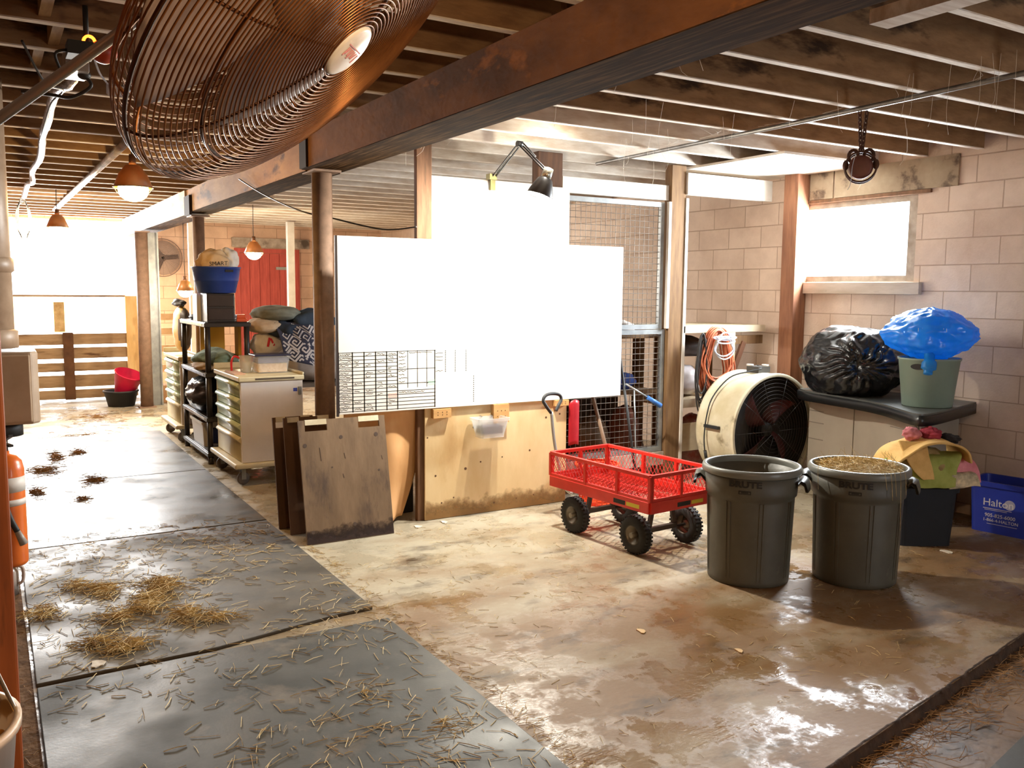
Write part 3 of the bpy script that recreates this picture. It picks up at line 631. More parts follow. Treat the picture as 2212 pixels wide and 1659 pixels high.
# grey-green bucket with a blue bag over it
BKT = mat('grey_green_bucket_plastic', '8fa396', '84988b', sc=4, ro=0.5)
bk = T('bucket', 'grey-green plastic bucket with oval hand holes on the counter', 'bucket', (3.86, -5.87, .8848))
m = MB(); m.lathe([(0, .006), (.160, .006), (.163, 0), (.169, .004), (.205, .335), (.212, .338), (.214, .352), (.205, .354), (.200, .34), (.163, .012), (0, .01)], 48); part('body', m, BKT, bk)
a0 = ang(-3.86, 5.87)-.35; m = MB()
dd = Vector((math.cos(a0), math.sin(a0), 0)); ss = Vector((-dd.y, dd.x, 0))
m.add([dd*(.2015+.0025*(1-abs(math.cos(t))**2*.6))+ss*.052*math.cos(t)+Vector((0, 0, .295+.021*math.sin(t))) for t in [2*PI*i/20 for i in range(20)]], [tuple(range(20))]); part('hand_hole', m, BLKT, bk)
BAGL = mat('translucent_blue_bag_film', '3aa8ee', '2390e0', sc=5, ro=0.22, thin=.45, bump=.35, bsc=16, dist=.02, coat=.3)
bb = T('recycling_bag', 'bulging translucent blue plastic bag spilling over the bucket rim', 'bag', (3.87, -5.86, 1.235))
def bfn(d):
    k = 1+.20*nz(d, 1.5, 21)+.08*nz(d, 3.6, 30)+.05*(1-abs(nz(d, 5, 5))*2.4)
    if d.z < -.25: k *= 1-.25*min(1, (-.25-d.z)/.5)
    return k
m = MB().ball((0, 0, .145), .325, .285, .20, 90, 50, bfn)
part('bag_film', m, BAGL, bb)
m = MB(); m.tube(smooth_path([(-.12, .16, .04), (-.15, .20, -.02), (-.155, .215, -.07), (-.16, .225, -.10)], 5), [.035]*5+[.05]*5+[.03]*5+[.012], 12); part('tied_corner', m, BAGL, bb)
tx = MB()
for i in range(9): tx.bar((-.09+.022*i, 0, 0), (-.09+.022*i+.004*(i % 2), .026, 0), .004, .002)
n_ = Vector((-.55, .80, .25)).normalized(); sd_ = Vector((-.82, -.56, 0)).normalized()
place(tx, Vector((n_.x*.335, n_.y*.295, .20)), sd_, Vector((0, 0, 1))-n_*n_.z)
part('printed_marks', tx, mat('pale_print', 'bfe3f7', ro=.4), bb)

# ---------------------------------------------------------------- dark tote with towels, blue recycling box
def tapered_tub(hx, hy, h, th=.006, tap=.9, rim=.018, r=.05, seg=5):
    def rr(a, b, rad):
        pts = []
        for qx, qy, s in ((1, 1, 0), (-1, 1, 1), (-1, -1, 2), (1, -1, 3)):
            for k in range(seg+1): t = PI/2*(s+k/seg); pts.append((qx*(a-rad)+rad*math.cos(t), qy*(b-rad)+rad*math.sin(t)))
        return pts
    m = MB(); L = [(tap, 0, 0), (tap, .012, 0), (1, h-rim*1.6, 0), (1, h-rim*1.6, rim*.7), (1, h, rim*.8), (1, h, -.002), (tap, .014, -th)]
    rings = [[(x, y, z) for x, y in rr(hx*s+o, hy*s+o, r)] for s, z, o in L]; n = len(rings[0])
    m.add([p for R in rings for p in R], [(i*n+j, i*n+(j+1) % n, (i+1)*n+(j+1) % n, (i+1)*n+j) for i in range(len(L)-1) for j in range(n)]+[tuple(range(n-1, -1, -1)), tuple(len(L)*n-n+j for j in range(n))])
    return m
t = T('storage_tote', 'dark navy plastic tote under the pile of towels', 'tote', (3.60, -5.45, 0), math.atan2(-.86, -.52))
part('body', tapered_tub(.20, .15, .40), mat('dark_navy_plastic', '10151f', '0c1018', sc=4, ro=.75), t)
def drape(path, wv, amp, seed, nu=26, nv=None, fr=3.2, k=8, taper=None, th=None):
    P = smooth_path(path, k); n = len(P); wv = Vector(wv)
    def fn(u, v):
        i = v*(n-1); a = int(min(i, n-2)); p = P[a].lerp(P[a+1], i-a); w = 1 if not taper else taper[0]+(taper[1]-taper[0])*v
        q = p+wv*((u-.5)*w)
        d = Vector((nz(q, fr, seed), nz(q, fr, seed+7), nz(q, fr, seed+13)))*amp+Vector((0, 0, nz(q, fr*2.7, seed+3)))*amp*.5
        return q+d
    return MB().grid(fn, nu, n)
E0 = Vector((3.60, -5.45, 0)); RU, RV = Vector((-.52, -.86, 0)), Vector((.86, -.52, 0))
def tp(u, v, z): return E0+RU*u+RV*v+Vector((0, 0, z))
CT = lambda n, a, b: mat(n, a, b, sc=9, ro=.95, bump=.4, bsc=120, dist=.004)
one('towel', drape([tp(-.30, -.10, .56), tp(-.25, -.12, .645), tp(-.08, -.10, .715), tp(.1, -.08, .705), tp(.21, -.06, .67), tp(.23, -.07, .60)], RV*.30, .030, 4), CT('tan_terry', 'e3bd78', 'd2a862'), 'tan-yellow towel folded over the top of the towel pile', 'towel', solid=.014)
one('towel', drape([tp(-.12, -.14, .70), tp(-.12, -.20, .62), tp(-.09, -.22, .53), tp(-.06, -.215, .47)], RU*.17, .03, 9, taper=(1, .35)), CT('tan_terry_2', 'e8c27c', 'd0a560'), 'tan-yellow towel corner hanging in a point towards the straw bin', 'towel', solid=.012)
one('towel', drape([tp(.02, -.05, .64), tp(.03, -.15, .62), tp(.0, -.19, .53), tp(.02, -.20, .42)], RU*.34, .035, 15, taper=(1, .75)), CT('olive_cloth', 'aab060', '8f9a4c'), 'olive green cloth hanging from the middle of the towel pile', 'towel', solid=.01)
one('towel', drape([tp(-.33, -.02, .50), tp(-.28, -.03, .60), tp(-.2, 0, .64)], RV*.2, .02, 18), CT('green_cloth', 'a3b24e', '8a9a40'), 'small yellow-green cloth behind the tan towel, beside the cabinet', 'towel', solid=.01)
one('towel', drape([tp(.14, -.05, .60), tp(.20, -.13, .58), tp(.25, -.15, .50), tp(.28, -.14, .43)], RU*.18, .04, 22), CT('pink_cloth', 'e79aa2', 'c9737f'), 'pink cloth hanging from the lower end of the towel pile', 'towel', solid=.01)
one('towel', drape([tp(.12, -.10, .52), tp(.18, -.20, .52), tp(.2, -.215, .47), tp(.21, -.21, .42)], RU*.20, .03, 29), CT('cream_cloth', 'e8d8b4', '2b2a30'), 'cream and black patterned cloth low in the towel pile', 'towel', solid=.01)
one('crumpled_cloth', MB().ball(tp(.03, -.04, .755), .07, .05, .045, 30, 20, lambda d: 1+.4*nz(d, 3, 2)), CT('dark_red_cloth', 'a53a48', '7c2433'), 'crumpled dark red cloth on top of the tan towel', 'cloth')
one('crumpled_cloth', MB().ball(tp(-.10, -.05, .755), .055, .05, .045, 30, 20, lambda d: 1+.4*nz(d, 3, 8)), CT('dusty_pink_cloth', 'c98086', 'a35962'), 'crumpled dusty pink cloth on top of the tan towel', 'cloth')
one('crumpled_cloth', MB().ball(tp(.16, -.03, .725), .085, .05, .03, 30, 20, lambda d: 1+.35*nz(d, 3, 5)), CT('black_cloth', '2a2628', '171517'), 'crumpled black cloth on top of the tan towel', 'cloth')
one('towel', MB().ball(tp(0, .02, .53), .225, .16, .13, 40, 24, lambda d: 1+.18*nz(d, 2.2, 6)+.06*nz(d, 6, 1)), CT('mixed_cloth', 'b49a6a', '8d7a50'), 'bulk of the folded towels heaped in the dark tote', 'towel')

rz_ = math.atan2(-.164, -.986)
t = T('recycling_box', 'blue plastic recycling box with white print by the block wall', 'box', (3.37, -6.255, 0), rz_)
BLU = mat('blue_box_plastic', '26389c', '1f2f86', sc=3, ro=.42)
part('body', tapered_tub(.27, .155, .37, tap=.93, rim=.022, r=.035), BLU, t)
WPR = mat('white_print', 'cfc8c4', ro=.5)
sgn = -1
def on_front(mb, x, z): # front face of the box, facing the room
    mb.xf(lambda v: Vector((x+v.x, -.148-(z+v.y-.19)*.032-.0025-v.z, z+v.y))); return mb
# local +y points at the wall side or the room side, depending on the turn of the box
fy = (Matrix.Rotation(rz_, 3, 'Z') @ Vector((0, 1, 0))).y
def print_on(mb, x, z):
    if fy > 0: mb.xf(lambda v: Vector((x-v.x, .150+(z+v.y-.19)*.03+.001+v.z, z+v.y)))
    else: mb.xf(lambda v: Vector((x+v.x, -.150-(z+v.y-.19)*.03-.001-v.z, z+v.y)))
    return mb
sx_ = -1 if fy > 0 else 1
def X_(d): return (.27-d) if fy > 0 else (-.27+d)     # distance from the end nearest the cabinet
lb = text_mb('Halton', .075, .0006)
part('lettering', print_on(lb, X_(.20), .22), WPR, t)
ds = MB(); ds.cyl((0, 0, -.0004), (0, 0, .0002), .036, n=32); part('emblem', print_on(ds, X_(.275), .222), mat('greyed_white_print', '9c98ab', ro=.5), t)
m = MB(); m.box(-.11, .08, -.002, .002, -.0003, .0005); m.box(-.10, .05, -.012, -.009, -.0003, .0005); part('underline', print_on(m, X_(.21), .178), WPR, t)
lb = text_mb('905-825-6000', .036, .0006); part('lettering', print_on(lb, X_(.215), .128), WPR, t)
lb = text_mb('1-866-4-HALTON', .031, .0006); part('lettering', print_on(lb, X_(.22), .093), WPR, t)
m = MB(); m.box(-.09, .11, -.0015, .0015, -.0003, .0005); part('underline', print_on(m, X_(.22), .067), WPR, t)

# ---------------------------------------------------------------- drum fan on the floor
CRM = mat('cream_fan_enamel', 'd9d2ba', 'c3b896', sc=4, ro=.42, rv=.1, c3='7a6a50', sc3=3, lo3=.58, hi3=.7)
DKM = mat('dark_fan_interior', '3b3735', '2a2726', sc=6, ro=.45, metal=.3)
df = T('drum_fan', 'large cream drum fan standing on the floor between cords and cabinet', 'fan', (5.40, -5.76, 0))
zc, Rf = .515, .497
m = MB(); m.lathe([(Rf-.03, -.215), (Rf-.004, -.222), (Rf, -.212), (Rf, -.19), (Rf-.008, -.18), (Rf-.008, .18), (Rf, .19), (Rf, .212), (Rf-.004, .222), (Rf-.03, .215), (Rf-.02, .18), (Rf-.02, -.18), (Rf-.03, -.215)], 72, (0, 0, zc), (1, 0, 0)); part('shell', m, CRM, df)
m = MB(); m.lathe([(.06, -.03), (Rf-.022, -.17), (Rf-.022, -.165), (.06, .0)], 72, (0, 0, zc), (1, 0, 0)); part('shroud', m, DKM, df)
m = MB()
for R_ in [.06+.032*k for k in range(14)]: m.ring((-.205-.02*(1-R_/.5), 0, zc), (1, 0, 0), R_, .0016, 56, 4)
for k in range(10):
    a = 2*PI*k/10; m.tube([(-.225, .05*math.cos(a), zc+.05*math.sin(a)), (-.205, .49*math.cos(a), zc+.49*math.sin(a))], .002, 5)
part('front_guard', m, DKM, df)
for k in range(4):
    a0 = 2*PI*k/4+.5; bl = MB()
    def fn(u, v, a0=a0):
        r = .07+.40*v; a = a0+(u-.5)*(.62+.5*v); return Vector((-.10-.09*(u-.5)*(1.3-.5*v), r*math.cos(a), zc+r*math.sin(a)))
    bl.grid(fn, 10, 10); part('blade', bl, mat('dusty_red_blade', '5e2a28', '43211f', sc=6, ro=.5), df, solid=.003)
m = MB(); m.lathe([(0, -.16), (.045, -.155), (.06, -.13), (.06, -.02), (0, -.02)], 24, (0, 0, zc), (1, 0, 0)); m.cyl((-.02, 0, zc), (.20, 0, zc), .09, n=24); part('motor', m, BLKT, df)
m = MB()
for y in (-.28, .28): m.box(-.2, .2, y-.025, y+.025, 0, .022)
for x in (-.17, .17): m.box(x-.02, x+.02, -.28, .28, .022, .03)
part('stand', m, DKM, df)
m = MB(); m.box(-.07, .10, Rf-.004, Rf+.022, zc+.03, zc+.055); part('handle', m, GRIP, df)
m = MB(); c_ = [(.02, -.02, zc+Rf+.05), (-.06, .02, zc+Rf+.03), (-.02, .12, zc+Rf+.005), (.05, .28, zc+.45), (.08, .44, zc+.29), (.08, .505, zc+.13), (.085, .522, zc-.05), (.08, .515, zc-.17)]
m.tube(smooth_path(c_, 6), .006, 7); m.cyl((.08, .512, zc-.17), (.075, .500, zc-.24), .013, n=10); part('power_cord', m, GRIP, df)
m = MB(); m.box(-.06, .08, -.09, .05, zc+Rf-.01, zc+Rf+.045); part('switch_box', m, mat('dark_switch_box', '4c4a48', ro=.5), df)
m = MB(); m.cyl((.06, .03, zc+Rf+.045), (.06, .03, zc+Rf+.06), .03, n=16); m.cyl((-.03, -.06, zc+Rf+.045), (-.03, -.06, zc+Rf+.06), .03, n=16); part('knob', m, mat('white_knob', 'dcd8cf', ro=.4), df)

# ---------------------------------------------------------------- plywood half wall, whiteboard
PLY = mat('yellow_plywood', 'e2c89a', 'd3b380', sc=3, st=(1, 1.2, .5), ro=.72, c3='c09a68', sc3=1.6, lo3=.58, hi3=.72, bump=.05)
KNOT = mat('plywood_knot', '5a3c22', ro=.8)
pw = T('plywood_wall', 'yellow plywood half wall under the whiteboard', 'partition', (5.75, -3.35, 0))
part('plywood_sheet', MB().box(5.722, 5.738, -3.965, -2.715, .004, .835), PLY, pw, True)
part('end_stud', MB().box(5.739, 5.83, -2.757, -2.717, .002, .83), mat('dark_stud_end', '63462c', '4b331f', sc=6, st=(4, 4, .6), ro=.85), pw, True, label='dark brown end stud')
part('end_stud', MB().box(5.739, 5.80, -3.965, -3.925, .002, .83), PW, pw, True)
part('bottom_rail', MB().box(5.739, 5.83, -3.92, -2.76, .002, .045), PW, pw, True)
m = MB()
for (y, z, r) in ((-2.80, .33, .008), (-3.05, .36, .011), (-3.18, .40, .007), (-3.37, .42, .006), (-3.62, .45, .008), (-3.12, .67, .010), (-3.24, .68, .009), (-3.77, .70, .009), (-3.9, .72, .008), (-2.735, .62, .006), (-2.85, .12, .007), (-2.95, .15, .006), (-3.3, .07, .007), (-3.5, .08, .006), (-3.66, .09, .006), (-3.87, .40, .006)):
    m.cyl((5.7222, y, z), (5.7212, y, z), r, n=12)
part('knot', m, KNOT, pw, True, kind='stuff')
# soiled lower band of the sheet
m = MB(); m.box(5.7213, 5.7217, -3.963, -2.717, .005, .22)
part('dirt_stain', m, stain('soiled_plywood', '9a7443', .15, .75, 7), pw, True)
WBM = mat('whiteboard_enamel', 'f4f3ee', ro=.42)
wbd = T('whiteboard', 'large whiteboard with a black-lined handwritten feeding chart', 'whiteboard', (5.705, -3.27, .83))
part('board', MB().box(5.699, 5.711, -4.49, -2.056, .838, 2.055), WBM, wbd, True, bevel=.002)
part('edge_trim', MB().box(5.698, 5.712, -2.0555, -2.040, .825, 2.055), mat('dark_edge_trim', '2a1a14', ro=.5), wbd, True)
LNM = mat('black_chart_line', '14140e', ro=.8, spec=.1)
FX = 5.6983; g = MB()
colsY = [-2.058-d for d in (.0, .098, .183, .268, .351, .433, .512, .588, .662, .726)]
zr = [1.262-.0255*i for i in range(17)]
for i, z in enumerate(zr):
    ye = -2.49 if i not in (0, 5, 9, 12, 13, 14, 15, 16, 11) else -2.79
    g.box(FX, FX+.0006, ye, -2.058, z-.0019, z+.0019)
for i, y in enumerate(colsY):
    zb = .848 if i < 6 or i == 9 else 1.0
    g.box(FX, FX+.0006, y-(.0036 if i in (1, 2, 3, 4, 5, 9) else .002), y+(.0036 if i in (1, 2, 3, 4, 5, 9) else .002), zb, 1.266)
for c_, y in enumerate((-2.87, -2.95, -3.04, -3.105)):
    for j in range(16):
        z = (1.255 if c_ < 3 else 1.06)-.0125*2*j*.5*(1 if c_ < 3 else 1.25)
        if z > .86 and not (c_ < 3 and j > 12): g.box(FX, FX+.0006, y-.003, y+.003, z-.004, z+.004)
part('chart_line', g, LNM, wbd, True, kind='stuff')
hw = MB()
def scribble(y, z, w, h):
    n = max(5, int(w/.006)); pts = [(FX, y-w*i/n, z+h*random.uniform(-.5, .5)) for i in range(n+1)]
    for a, b in zip(pts, pts[1:]): hw.bar(a, b, .0030, .0005, (1, 0, 0))
for i in range(16):
    z = zr[i]-.013
    scribble(-2.066, z, random.uniform(.05, .085), .012)
    if i < 9: scribble(-2.50, z, random.uniform(.045, .065), .011)
    for c_ in (1, 2, 3, 4):
        if random.random() < .45: scribble(colsY[c_]-.012, z, random.uniform(.02, .06), .014)
    if i in (0, 1, 2, 5): scribble(-2.79, z-.01, .06, .008)
scribble(-2.50, zr[11]-.013, .2, .012); scribble(-2.58, zr[0]-.012, .18, .008); scribble(-2.70, zr[9]-.004, .03, .016)
part('handwriting', hw, mat('olive_marker_ink', '3f3f2c', ro=.6), wbd, True, kind='stuff')
gm = mat('mint_note_ink', 'bfe9d0', ro=.6); m = MB(); m.box(FX, FX+.0004, -2.785, -2.73, zr[9]-.02, zr[9]+.02); m.box(FX, FX+.0004, -2.85, -2.80, zr[5]+.0, zr[5]+.045); part('note', m, gm, wbd, True)
m = MB(); m.box(FX, FX+.0004, -2.485, -2.42, zr[12]-.02, zr[12]+.012); part('note', m, mat('pink_note_ink', 'f6cfc4', ro=.6), wbd, True)
BK2 = mat('pine_offcut', 'cfa268', 'b98a50', sc=5, st=(1, .6, 3), ro=.8)
for y0, y1, z0, z1, lb in ((-2.91, -2.765, .765, .83, 'pine block screwed under the whiteboard nearest the stud end of the plywood wall'), (-3.405, -3.27, .695, .852, 'tall pine block screwed to the plywood beside the clear tub'), (-3.96, -3.83, .79, .835, 'pine block screwed to the plywood by the cart handle')):
    m = MB(); m.box(5.682, 5.7195, y0, y1, z0, min(z1, .836)); m.cur = 1
    for yy in (.25, .5, .75):
        for zz in (.35, .65): y = y0+(y1-y0)*yy; z = z0+(min(z1, .836)-z0)*zz; m.cyl((5.682, y, z), (5.6812, y, z), .004, n=8)
    one('wood_block', m, [BK2, KNOT], lb, 'block')
def clear_mat(name, k):
    M = bpy.data.materials.new(name); M.use_nodes = True; N, L = M.node_tree.nodes, M.node_tree.links; b = N['Principled BSDF']; b.inputs['Base Color'].default_value = lin('e9eef0'); b.inputs['Roughness'].default_value = .15
    t_ = N.new('ShaderNodeBsdfTransparent'); x = N.new('ShaderNodeMixShader'); x.inputs[0].default_value = k; L.new(t_.outputs[0], x.inputs[1]); L.new(b.outputs[0], x.inputs[2]); L.new(x.outputs[0], N['Material Output'].inputs[0]); return M
CLR = clear_mat('clear_plastic', .33)
ctb = T('plastic_tub', 'small clear plastic tub fixed to the plywood wall under the whiteboard', 'tub', (5.62, -3.20, .605))
m = tapered_tub(.075, .125, .145, .004, .78, .012, .02); m.xf(lambda v: v+Vector((0, 0, .002))); part('body', m, CLR, ctb)
m = MB(); m.box(-.045, .05, -.085, .085, .03, .085); part('contents', m, mat('dark_small_items', '3a3f52', '25252b', sc=18, ro=.5), ctb)
m = MB(); m.bar((.07, .03, .145), (.098, .03, .152), .012, .003); m.bar((.07, -.06, .145), (.098, -.06, .152), .012, .003); part('bracket', m, STL, ctb)
TANC = mat('tan_canvas', 'd6a672', 'c08d58', sc=3, st=(1, 1, .4), ro=.9, bump=.15, bsc=8)
def cfn(u, v):
    z = .826-.79*v; y = -2.12-.60*u*(1-.42*max(0, v-.35)**1.3*u); x = 5.785+.05*math.sin(u*7+v*1.2)*(.3+.7*v)+.02*nz((u*3, v*2, 0), 1, 3)-.05*v*math.sin(u*3.1)
    return Vector((x, y, z))
one('canvas_curtain', MB().grid(cfn, 40, 30), TANC, 'tan canvas cloth hanging under the whiteboard beside the plywood wall', 'curtain', solid=.004)
one('dark_crate', MB().box(6.0, 6.35, -2.75, -2.2, .002, .5), mat('black_crate_plastic', '191614', ro=.7), 'black crate in the shadow behind the hanging tan cloth', 'crate', bevel=.01)
one('white_wall_panel', MB().box(5.796, 5.812, -3.70, -2.79, 2.06, 2.515), WHP, 'white painted panel above the whiteboard behind the clamp lamp', 'panel')
one('white_wall_panel', MB().box(5.800, 5.824, -4.02, -3.705, 1.9, 2.505), WHP, 'narrow white panel above the whiteboard next to the wire mesh', 'panel')

# three plywood sorting boards leaning on the column
SB = mat('weathered_sorting_board', '866d53', '6d5740', sc=3, st=(2, 2, .5), ro=.8, c3='4c3b30', sc3=2.4, lo3=.58, hi3=.7, bump=.12)
SBD = mat('dark_sorting_board', '6e4e33', '573c25', sc=3, st=(2, 2, .5), ro=.8)
def sort_board(x0, y0, y1, lean, M, label, h=.83, dirt=True):
    t = T('sorting_board', label, 'board', (x0, (y0+y1)/2, .003))
    w = y1-y0; hw_ = w/2; X = Vector((math.sin(lean), 0, math.cos(lean))); N_ = Vector((-math.cos(lean), 0, math.sin(lean)))
    # outline with two hand slots cut as open boxes between strips
    m = MB()
    def slab(ya, yb, za, zb, mb=m, off=0, th=.016): mb.obox(X*((za+zb)/2)-N_*(th/2-off), (0, 1, 0), X, N_, yb-ya, zb-za, th) if False else mb.obox(X*((za+zb)/2)+Vector((0, (ya+yb)/2, 0))-N_*(th/2-off), (0, 1, 0), X, N_, yb-ya, zb-za, th)
    s1, s2 = hw_*.36, hw_*.86
    slab(-hw_, hw_, 0, h-.075); slab(-hw_, hw_, h-.035, h)
    for a, b in ((-hw_, -s2), (-s1, s1), (s2, hw_)): slab(a, b, h-.075, h-.035)
    part('panel', m, M, t)
    for sg in (1, -1):
        q = MB(); slab(min(sg*s1, sg*s2)+.003, max(sg*s1, sg*s2)-.003, h-.034, h+.003, q, .0015, .019); part('handle_wrap', q, mat('cream_grip_tape', 'e6dcc0', 'cdbf9e', sc=9, ro=.8), t, label='pale worn grip above the hand slot')
    if dirt:
        d = MB(); slab(-hw_+.001, hw_-.001, .003, .17, d, .0006, .0005)
        part('dirt_stain', d, stain('dark_wet_stain', '33211b', .11, .95, 14), t)
        kn = MB()
        for y, z, r in ((.28, .66, .014), (.02, .70, .013), (-.24, .70, .015), (.27, .08, .012), (-.03, .10, .013), (-.24, .45, .008), (.1, .5, .006)): c = X*z+Vector((0, y*w/.63, 0)); kn.cyl(c, c+N_*.001, r, n=14)
        for y, z, l in ((.17, .55, .09), (.0, .55, .04), (.02, .42, .03), (-.27, .52, .03)): kn.bar(X*z+N_*.0006+Vector((0, y, 0)), X*(z+l)+N_*.0006+Vector((0, y+.006, 0)), .004, .001)
        part('knot', kn, mat('grey_knot', '4d3d33', ro=.8), t)
    return t
sort_board(5.53, -2.385, -1.765, .20, SB, 'weathered plywood board with two hand slots, foremost of the leaning stack')
sort_board(5.83, -2.10, -1.745, .17, SBD, 'dark plywood board in the middle of the leaning stack', .81, False)
sort_board(6.02, -2.015, -1.72, .16, SBD, 'dark plywood board rearmost in the leaning stack', .79, False)

# ---------------------------------------------------------------- wire mesh gate, bench and what hangs there
GAL = mat('galvanised_steel', 'a9adad', '8b8f90', sc=6, ro=.42, metal=.6)
WIRE = mat('rusty_grey_wire', '7d7468', '5c4f45', sc=9, ro=.5, metal=.4)
def wire_gate(z0, z1, y0, y1, x, label):
    t = T('wire_gate', label, 'gate', (x, (y0+y1)/2, z0)); m = MB()
    for z in (z0+.02, z1-.02): m.bar((x, y0, z), (x, y1, z), .035, .04)
    for y in (y0+.018, y1-.018): m.bar((x, y, z0+.04), (x, y, z1-.04), .035, .035, (0, 1, 0))
    part('frame', m, GAL, t, True)
    m = MB(); y = y0+.05
    while y < y1-.04: m.cyl((x+.006, y, z0+.03), (x+.006, y, z1-.03), .0026, n=5, caps=False); y += .0508
    z = z0+.05
    while z < z1-.03: m.cyl((x, y0+.03, z), (x, y1-.03, z), .0026, n=5, caps=False); z += .0508
    part('wire_mesh', m, WIRE, t, True)
wire_gate(1.375, 2.455, -5.04, -3.99, 5.86, 'upper galvanised wire mesh panel between whiteboard and tan post')
wire_gate(.30, 1.37, -5.075, -3.98, 5.86, 'lower wire mesh gate behind the red cart')
one('sill_board', MB().box(5.82, 5.90, -5.08, -3.98, .18, .295), FRW, 'weathered board along the bottom of the wire mesh gate', 'board')
for y0, y1, z0, z1, lb in ((-5.083, -5.055, 1.38, 2.46, 'white trim strip on the mesh side of the tan post'), (-5.275, -5.247, .02, 2.50, 'white trim strip on the cord side of the tan post')):
    one('trim_board', MB().box(5.80, 5.83, y0, y1, z0, z1), WHP, lb, 'trim')
WBN = mat('pale_bench_top', 'dccfb4', 'bda887', sc=4, st=(3, .6, 1), ro=.75)
bn = T('workbench', 'pale wooden bench against the block wall behind the hanging cords', 'bench', (6.1, -5.85, 0))
part('bench_top', MB().box(5.80, 6.55, -6.27, -5.26, 1.335, 1.395), WBN, bn, True)
part('apron', MB().box(5.83, 5.86, -6.27, -5.87, 1.22, 1.30), PW2, bn, True)
part('leg', MB().box(5.80, 5.87, -5.885, -5.80, 0, 1.333), mat('cream_leg_wood', 'e3d2b3', 'c9b38d', sc=5, st=(4, 4, .5), ro=.8), bn, True)
part('leg', MB().box(6.45, 6.53, -6.24, -6.16, 0, 1.333), PW2, bn, True); part('leg', MB().box(6.45, 6.53, -5.36, -5.28, 0, 1.333), PW2, bn, True)
part('brace', MB().bar((5.83, -5.89, .95), (5.83, -6.02, 1.24), .03, .05), mat('dark_brace_wood', '6b4630', ro=.8), bn, True)
part('lower_shelf', MB().box(5.86, 6.5, -5.79, -5.27, .66, .735), WBN, bn, True)
part('kick_board', MB().box(5.84, 5.87, -5.79, -5.26, .27, .52), WBN, bn, True)
def sack(c, r, M, label, cat, name, seed=1, amp=.16, rot=0):
    b_ = MB().ball(c, *r, 40, 26, lambda d: max(.2, 1+amp*nz(d, 1.8, seed)+.05*nz(d, 6, seed+3)) if d.z > -.7 else (1+amp*nz(d, 1.8, seed))*.7/max(.7, abs(d.z)))
    dz = c[2]-r[2]+.001-min(v[2] for v in b_.v); b_.xf(lambda v: v+Vector((0, 0, dz))); one(name, b_, M, label, cat)
sack((6.15, -5.52, .90), (.22, .20, .165), mat('white_sack_film', 'd5d0cd', 'b3a9ab', sc=5, ro=.5), 'white plastic sack on the bench shelf behind the cords', 'sack', 'plastic_sack', 3)
sack((6.05, -5.60, .35), (.16, .18, .30), mat('red_sack_film', '8d3a2e', 'b9a79c', sc=3, ro=.5), 'dull red and white sack under the bench', 'sack', 'plastic_sack', 8)
sack((6.15, -5.55, 1.21), (.2, .22, .11), mat('dark_bag_cloth', '2c2522', '4a3b33', sc=5, ro=.8), 'dark bag wedged under the bench top', 'bag', 'cloth_bag', 5)
# coils of cord
COR = mat('orange_cord', 'd07a55', 'b25f3e', sc=20, ro=.5); COB = mat('black_cord', '2f2d2c', ro=.5); COW = mat('white_cord', 'e2e4ec', 'a9b2c6', sc=9, ro=.45)
def coil(cx, cy, zt, zb, hw_, n, M, label, r=.0075, seed=0, nd=0.0):
    rnd = random.Random(seed); m = MB()
    for k in range(n):
        t_, b_, w_ = zt-rnd.uniform(0, .07), zb+rnd.uniform(0, .22), hw_*rnd.uniform(.7, 1); x_ = cx-rnd.uniform(0, .09); oy = rnd.uniform(-.03, .03)
        pts = [(x_, cy+oy+w_*.55*math.sin(a)*(1 if math.cos(a) > 0 else 1.35), (t_+b_)/2+(t_-b_)/2*math.cos(a)) for a in [2*PI*i/10 for i in range(10)]]
        m.tube(smooth_path(pts, 4, True), r, 6, closed=True)
    return one('extension_cord', m, M, label, 'cord', 'cords hanging on the bench')
coil(5.75, -5.56, 1.39, .72, .27, 17, COR, 'orange extension cord looped in a big hanging coil in front of the bench', .0085, 11)
coil(5.655, -5.58, 1.345, 1.10, .19, 5, COW, 'white and grey cord wound round the top of the orange coil', .007, 2)
coil(5.73, -5.38, 1.34, .62, .10, 6, COB, 'black cord hanging in narrow loops between the tan post and orange coil', .006, 3)
coil(5.75, -5.46, .98, .42, .08, 4, mat('brown_cord', '7a5b46', ro=.6), 'brown thin cord hanging lowest under the orange coil', .004, 4)
# tools leaning at the gate
BLG = mat('blue_tool_grip', '3c76c4', '2f62aa', sc=5, ro=.45)
tl = T('manure_fork', 'black-shafted stable tool with blue grips leaning on the wire gate', 'tool', (5.62, -4.57, 0))
part('shaft', MB().tube([(5.52, -4.56, .01), (5.80, -4.545, 1.22)], .011, 10), GRIP, tl, True)
part('grip', MB().tube([(5.795, -4.545, 1.18), (5.802, -4.545, 1.22), (5.815, -4.525, 1.36)], [.018, .022, .020], 12), BLG, tl, True, label='blue end grip')
part('side_arm', MB().tube([(5.705, -4.55, .93), (5.68, -4.80, .79)], .008, 8), GAL, tl, True)
part('grip', MB().tube([(5.684, -4.765, .81), (5.668, -4.90, .73)], [.017, .022], 12), BLG, tl, True, label='blue side grip')
one('steel_rod', MB().tube([(5.74, -4.72, .01), (5.80, -4.715, .86)], .007, 8), GAL, 'thin steel rod leaning on the wire gate beside the blue-gripped tool', 'rod')
one('wooden_pole', MB().tube([(5.66, -4.46, .01), (5.815, -4.28, .86)], .016, 10), mat('grey_worn_handle', '8d7560', '6f5a48', sc=7, st=(3, 3, .5), ro=.7), 'worn grey wooden pole leaning on the wire gate', 'pole')
RDP = mat('red_plastic', 'b31f2c', '941823', sc=4, ro=.4)
